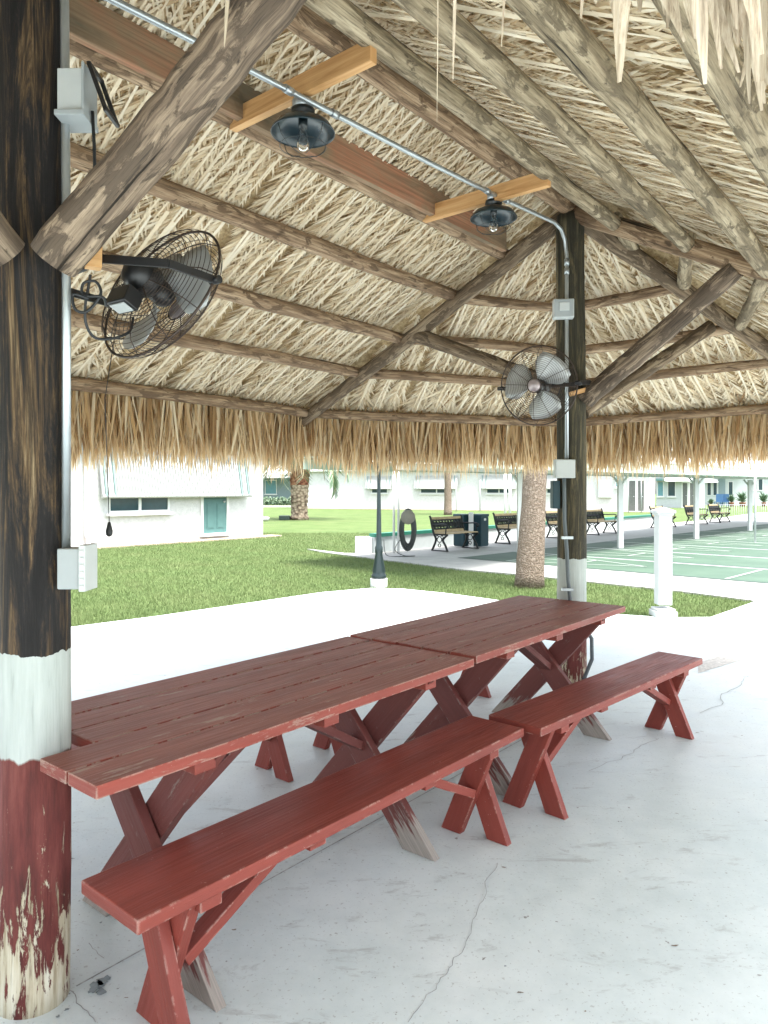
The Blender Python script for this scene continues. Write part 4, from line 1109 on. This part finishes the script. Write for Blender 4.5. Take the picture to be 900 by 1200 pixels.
# long white house across the lawn (local x runs along its front)
Gx = V(-5.5, 58.8, -.02)
h2 = house('house', 'long low white house across the lawn, white awnings and two grey doors', Gx, rzb, -2, 25.7, 8, 3.0)
def s2(px): t = (px-450)/845; return (t*58.8+5.5)/(.93+.367*t)
for a, b in ((430, 460), (487, 537), (564, 606), (634, 662)):
    window(h2, s2(a)+.45, s2(b)-.45, 1.30, 2.0); awning(h2, s2(a), s2(b), 1.62, 2.6, .35, ends='teal_stripe')
window(h2, s2(722), s2(729), 1.75, 2.6, glass='glass_teal', mull=0)
m = MB(); m.abox(s2(705)-.2, s2(716)+.05, -.25, -.002, .98, 2.2); m.build('meter_cabinet', M['light_plastic'], h2, .02, world=False)
m = MB(); m.abox(-2, 25.7, -.6, -.02, -.01, .03); o = m.build('mulch_bed', M['mulch'], None); o.location = tuple(Gx); o.rotation_euler = (0, 0, rzb); tag(o, kind='structure')

# next houses to the right
def frontpt(px, Y): return V((px-450)/845*Y, Y, -.02)
def local_x(org, px):
    t = (px-450)/845; return (t*org.y-org.x)/(.93+.367*t)
for a, b in ((737, 744.5), (747.5, 754.5)):
    door(h2, s2(a), s2(b), .05, 2.15, 'grey_door')
O4 = frontpt(769, 62)
h4 = house('house', 'pale house with small white awnings and a green shuttered window', O4, rzb, 0, local_x(O4, 826), 8, 3.2, 'pale_wall')
for a, b, g_ in ((771, 777, 'glass_teal'), (783, 791, 'glass_dark'), (829, 830, None)):
    if g_: window(h4, local_x(O4, a), local_x(O4, b), 1.0, 2.2, glass=g_, mull=0)
m = MB(); m.abox(local_x(O4, 768.5), local_x(O4, 777.5), -.6, -.02, 2.3, 2.5); m.build('green_canopy', M['teal_door'], h4, world=False)
def slant(o, x0, x1):
    m = MB(); n0 = len(m.v); m.box(V((x0+x1)/2, -.45, 2.45), (V(1,0,0), V(0,-.9,-.42), V(0,-.42,.9)), ((x1-x0)/2, .5, .03)); m.build('window_awning', M['white_paint'], o, world=False)
slant(h4, local_x(O4, 779), local_x(O4, 811))
door(h4, local_x(O4, 800), local_x(O4, 805.5), .05, 2.1, 'grey_door'); door(h4, local_x(O4, 808.5), local_x(O4, 813.5), .05, 2.1, 'grey_door')
O5 = frontpt(822, 72)
h5 = house('house', 'farthest right white house with a recessed blue porch', O5, rzb, 0, 22, 9, 3.3, 'pale_wall')
for a, b in ((829, 833), (836, 840), (854, 858.5), (883, 887), (889, 893.5)):
    window(h5, local_x(O5, a), local_x(O5, b), 1.0 if a < 870 else 1.5, 2.3 if a < 870 else 3.1, glass='glass_dark', mull=0, sill=False)
m = MB(); xa, xb = local_x(O5, 842), local_x(O5, 850); m.abox(xa, xb, -.03, -.004, 0, 3.1); m.build('porch_recess', M['blue_wall'], h5, world=False)
m = MB(); m.abox(xa-.3, local_x(O5, 868), -.9, -.002, 2.95, 3.15); m.build('porch_roof', M['white_paint'], h5, world=False)
slant(h5, local_x(O5, 825), local_x(O5, 841))
O6 = frontpt(296, 78)
h6 = house('house', 'far blue grey house seen between the left house and the stout palm', O6, R(-20), -3, 14, 8, 3.1, 'blue_wall')
for a, b in ((3.6, 4.9), (7.0, 8.6)): window(h6, a-2.0, b-2.0, 1.1 if a < 5 else 1.7, 2.5, glass='glass_teal', mull=0)
window(h6, -.4, .4, .6, 2.4, glass='glass_dark', mull=0)
m = MB(); m.abox(-3, 9, -2.4, -.36, 2.75, 3.05); m.build('carport_roof', M['white_paint'], h6, world=False)
for x in (-1.2, 1.2): m = MB(); m.abox(x-.09, x+.09, -2.3, -2.12, -.05, 2.75); m.build('carport_post', M['white_paint'], h6, world=False)
g = MB(); a, b = frontpt(300, 70), frontpt(352, 70); g.sheet([(a.x-8, 64), (b.x+1, 64), (b.x+1, 69), (a.x-8, 69)], -.022); tag(g.build('driveway', M['path_concrete']), kind='structure')

def bush(label, name, base, rx, h, mat='hedge_green', n=900, leaf=.09):
    o = thing(name, label, 'hedge' if name == 'hedge' else 'plant', tuple(base))
    a = [[] for _ in range(6)]; rg2 = random.Random(int(base.x*10)+n)
    for i in range(n):
        q = V(rg2.uniform(-1, 1)*rx, rg2.uniform(-1, 1)*min(rx, .5), rg2.random()**.7*h*(.8+.2*math.sin(i)))
        d = V(rg2.gauss(0,1), rg2.gauss(0,1), rg2.gauss(.5, 1)).normalized()
        a[0].append(Vector(base)+q); a[1].append(d); a[2].append(V(rg2.gauss(0,1), rg2.gauss(0,1), rg2.gauss(0,1))); a[3].append(leaf*rg2.uniform(.7, 1.4)); a[4].append(leaf*.5); a[5].append(rg2.random())
    strips('foliage', M['palm_leaf'], o, *a, segs=2, taper=(.4, 1, .1))
    m = MB()
    for k in range(4): m.tube([Vector(base)+V((k-1.5)*rx*.4, 0, -.03), Vector(base)+V((k-1.5)*rx*.5, .02, h*.7)], .02, 6)
    m.build('stem', M['slat_wood'], o)
bush('low hedge in front of the far blue grey house', 'hedge', V(-10.3, 71, 0), 3.2, .75, n=2500, leaf=.2)
def pot(label, px, Y, h, r):
    b_ = frontpt(px, Y); o = thing('potted_plant', label, 'potted plant', tuple(b_), group='potted plants by the far houses')
    MB().lathe([(0, 0), (r*.7, 0), (r, .35), (r*1.05, .38), (0, .36)], b_, seg=14).build('pot', M['terracotta'], o)
    a = [[] for _ in range(6)]; rg2 = random.Random(px)
    for i in range(160):
        a[0].append(b_+V(0, 0, .36+rg2.random()*h*.4)); a[1].append(V(rg2.gauss(0,1), rg2.gauss(0,1), rg2.uniform(.3, 2)).normalized()); a[2].append(V(rg2.gauss(0,1), rg2.gauss(0,1), 0)); a[3].append(h*rg2.uniform(.3, .6)); a[4].append(.07); a[5].append(rg2.random()*.6)
    strips('leaves', M['palm_leaf'], o, *a, segs=2, taper=(.4, 1, .1))
pot('dark leafy pot plant beside the small white awning', 833, 57, .6, .22)
pot('tall pot plant in front of the farthest white house', 857, 66, .9, .25)
pot('leafy pot plant right of the blue chair group', 870, 66, 1.3, .3)
pot('narrow conical plant at the far right house', 895, 66, 1.2, .2)
def chair(label, px, Y):
    b_ = frontpt(px, Y); o = thing('patio_chair', label, 'chair', tuple(b_), R(-40), group='blue patio chairs')
    m = MB(); m.abox(-.3, .3, -.3, .3, .38, .44); m.build('seat', M['blue_fabric'], o, world=False)
    m = MB(); m.box((0, .33, .78), (UP, V(1,0,0), V(0,1,0)), (.36, .3, .03)); m.build('backrest', M['blue_fabric'], o, world=False)
    for sx in (-1, 1):
        for sy in (-1, 1): m = MB(); m.abox(sx*.27-.03, sx*.27+.03, sy*.27-.03, sy*.27+.03, 0, .38); m.build('leg', M['blue_fabric'], o, world=False)
chair('blue patio chair on the left before the recessed porch', 842, 66); chair('blue patio chair on the right before the recessed porch', 849, 66)
o = thing('wire_fence', 'low thin wire fence on the grass beyond the court', 'fence', (16, 34, 0))
f0, f1 = V(15.5, 35.5, 0), V(21.5, 38.5, 0)
m = MB()
for i in range(40): q = f0.lerp(f1, i/39); m.tube([q, q+UP*.75], .010, 5)
for z in (.1, .75): m.tube([f0+UP*z, f1+UP*z], .012, 5)
m.build('wire_panel', M['grey_plastic'], o)

# ------------------------------------------------------------------ camera, light, view
cam = bpy.data.cameras.new('Camera'); co = bpy.data.objects.new('Camera', cam); COL.objects.link(co)
co.location = (0, 0, 1.503); co.rotation_euler = (R(90), 0, 0)
cam.sensor_fit = 'VERTICAL'; cam.sensor_height = 36; cam.sensor_width = 27; cam.lens = 845/1200*36; cam.shift_y = -26/1200; cam.clip_start = .03; cam.clip_end = 1000
sc.camera = co
world = bpy.data.worlds.new('World'); sc.world = world; world.use_nodes = True
wn = world.node_tree; sky = wn.nodes.new('ShaderNodeTexSky'); sky.sky_type = 'NISHITA'; sky.sun_disc = False
EL, AZ = 71, 140      # sun behind the viewer, to the right
sky.sun_elevation = R(EL); sky.sun_rotation = R(AZ); sky.air_density = 1.0; sky.dust_density = 3.0; sky.ozone_density = .6
hs = wn.nodes.new('ShaderNodeHueSaturation'); hs.inputs['Saturation'].default_value = .38; wn.links.new(sky.outputs[0], hs.inputs['Color']); wn.links.new(hs.outputs[0], wn.nodes['Background'].inputs[0]); wn.nodes['Background'].inputs[1].default_value = .125
sd = bpy.data.lights.new('Sun', 'SUN'); so = bpy.data.objects.new('Sun', sd); COL.objects.link(so)
sd.energy = 2.25; sd.angle = R(18); sd.color = (1, .96, .89)
dirv = V(math.sin(R(AZ))*math.cos(R(EL)), math.cos(R(AZ))*math.cos(R(EL)), math.sin(R(EL)))
so.rotation_euler = dirv.to_track_quat('Z', 'Y').to_euler()
sc.view_settings.view_transform = 'Standard'; sc.view_settings.look = 'None'; sc.view_settings.gamma = 1; sc.view_settings.use_curve_mapping = False
sc.view_settings.exposure = 2.55
sc.cycles.use_denoising = True
sc.cycles.max_bounces = 8; sc.cycles.diffuse_bounces = 6; sc.cycles.glossy_bounces = 3; sc.cycles.transmission_bounces = 4; sc.cycles.transparent_max_bounces = 8
sc.cycles.use_adaptive_sampling = True; sc.cycles.caustics_reflective = False; sc.cycles.caustics_refractive = False
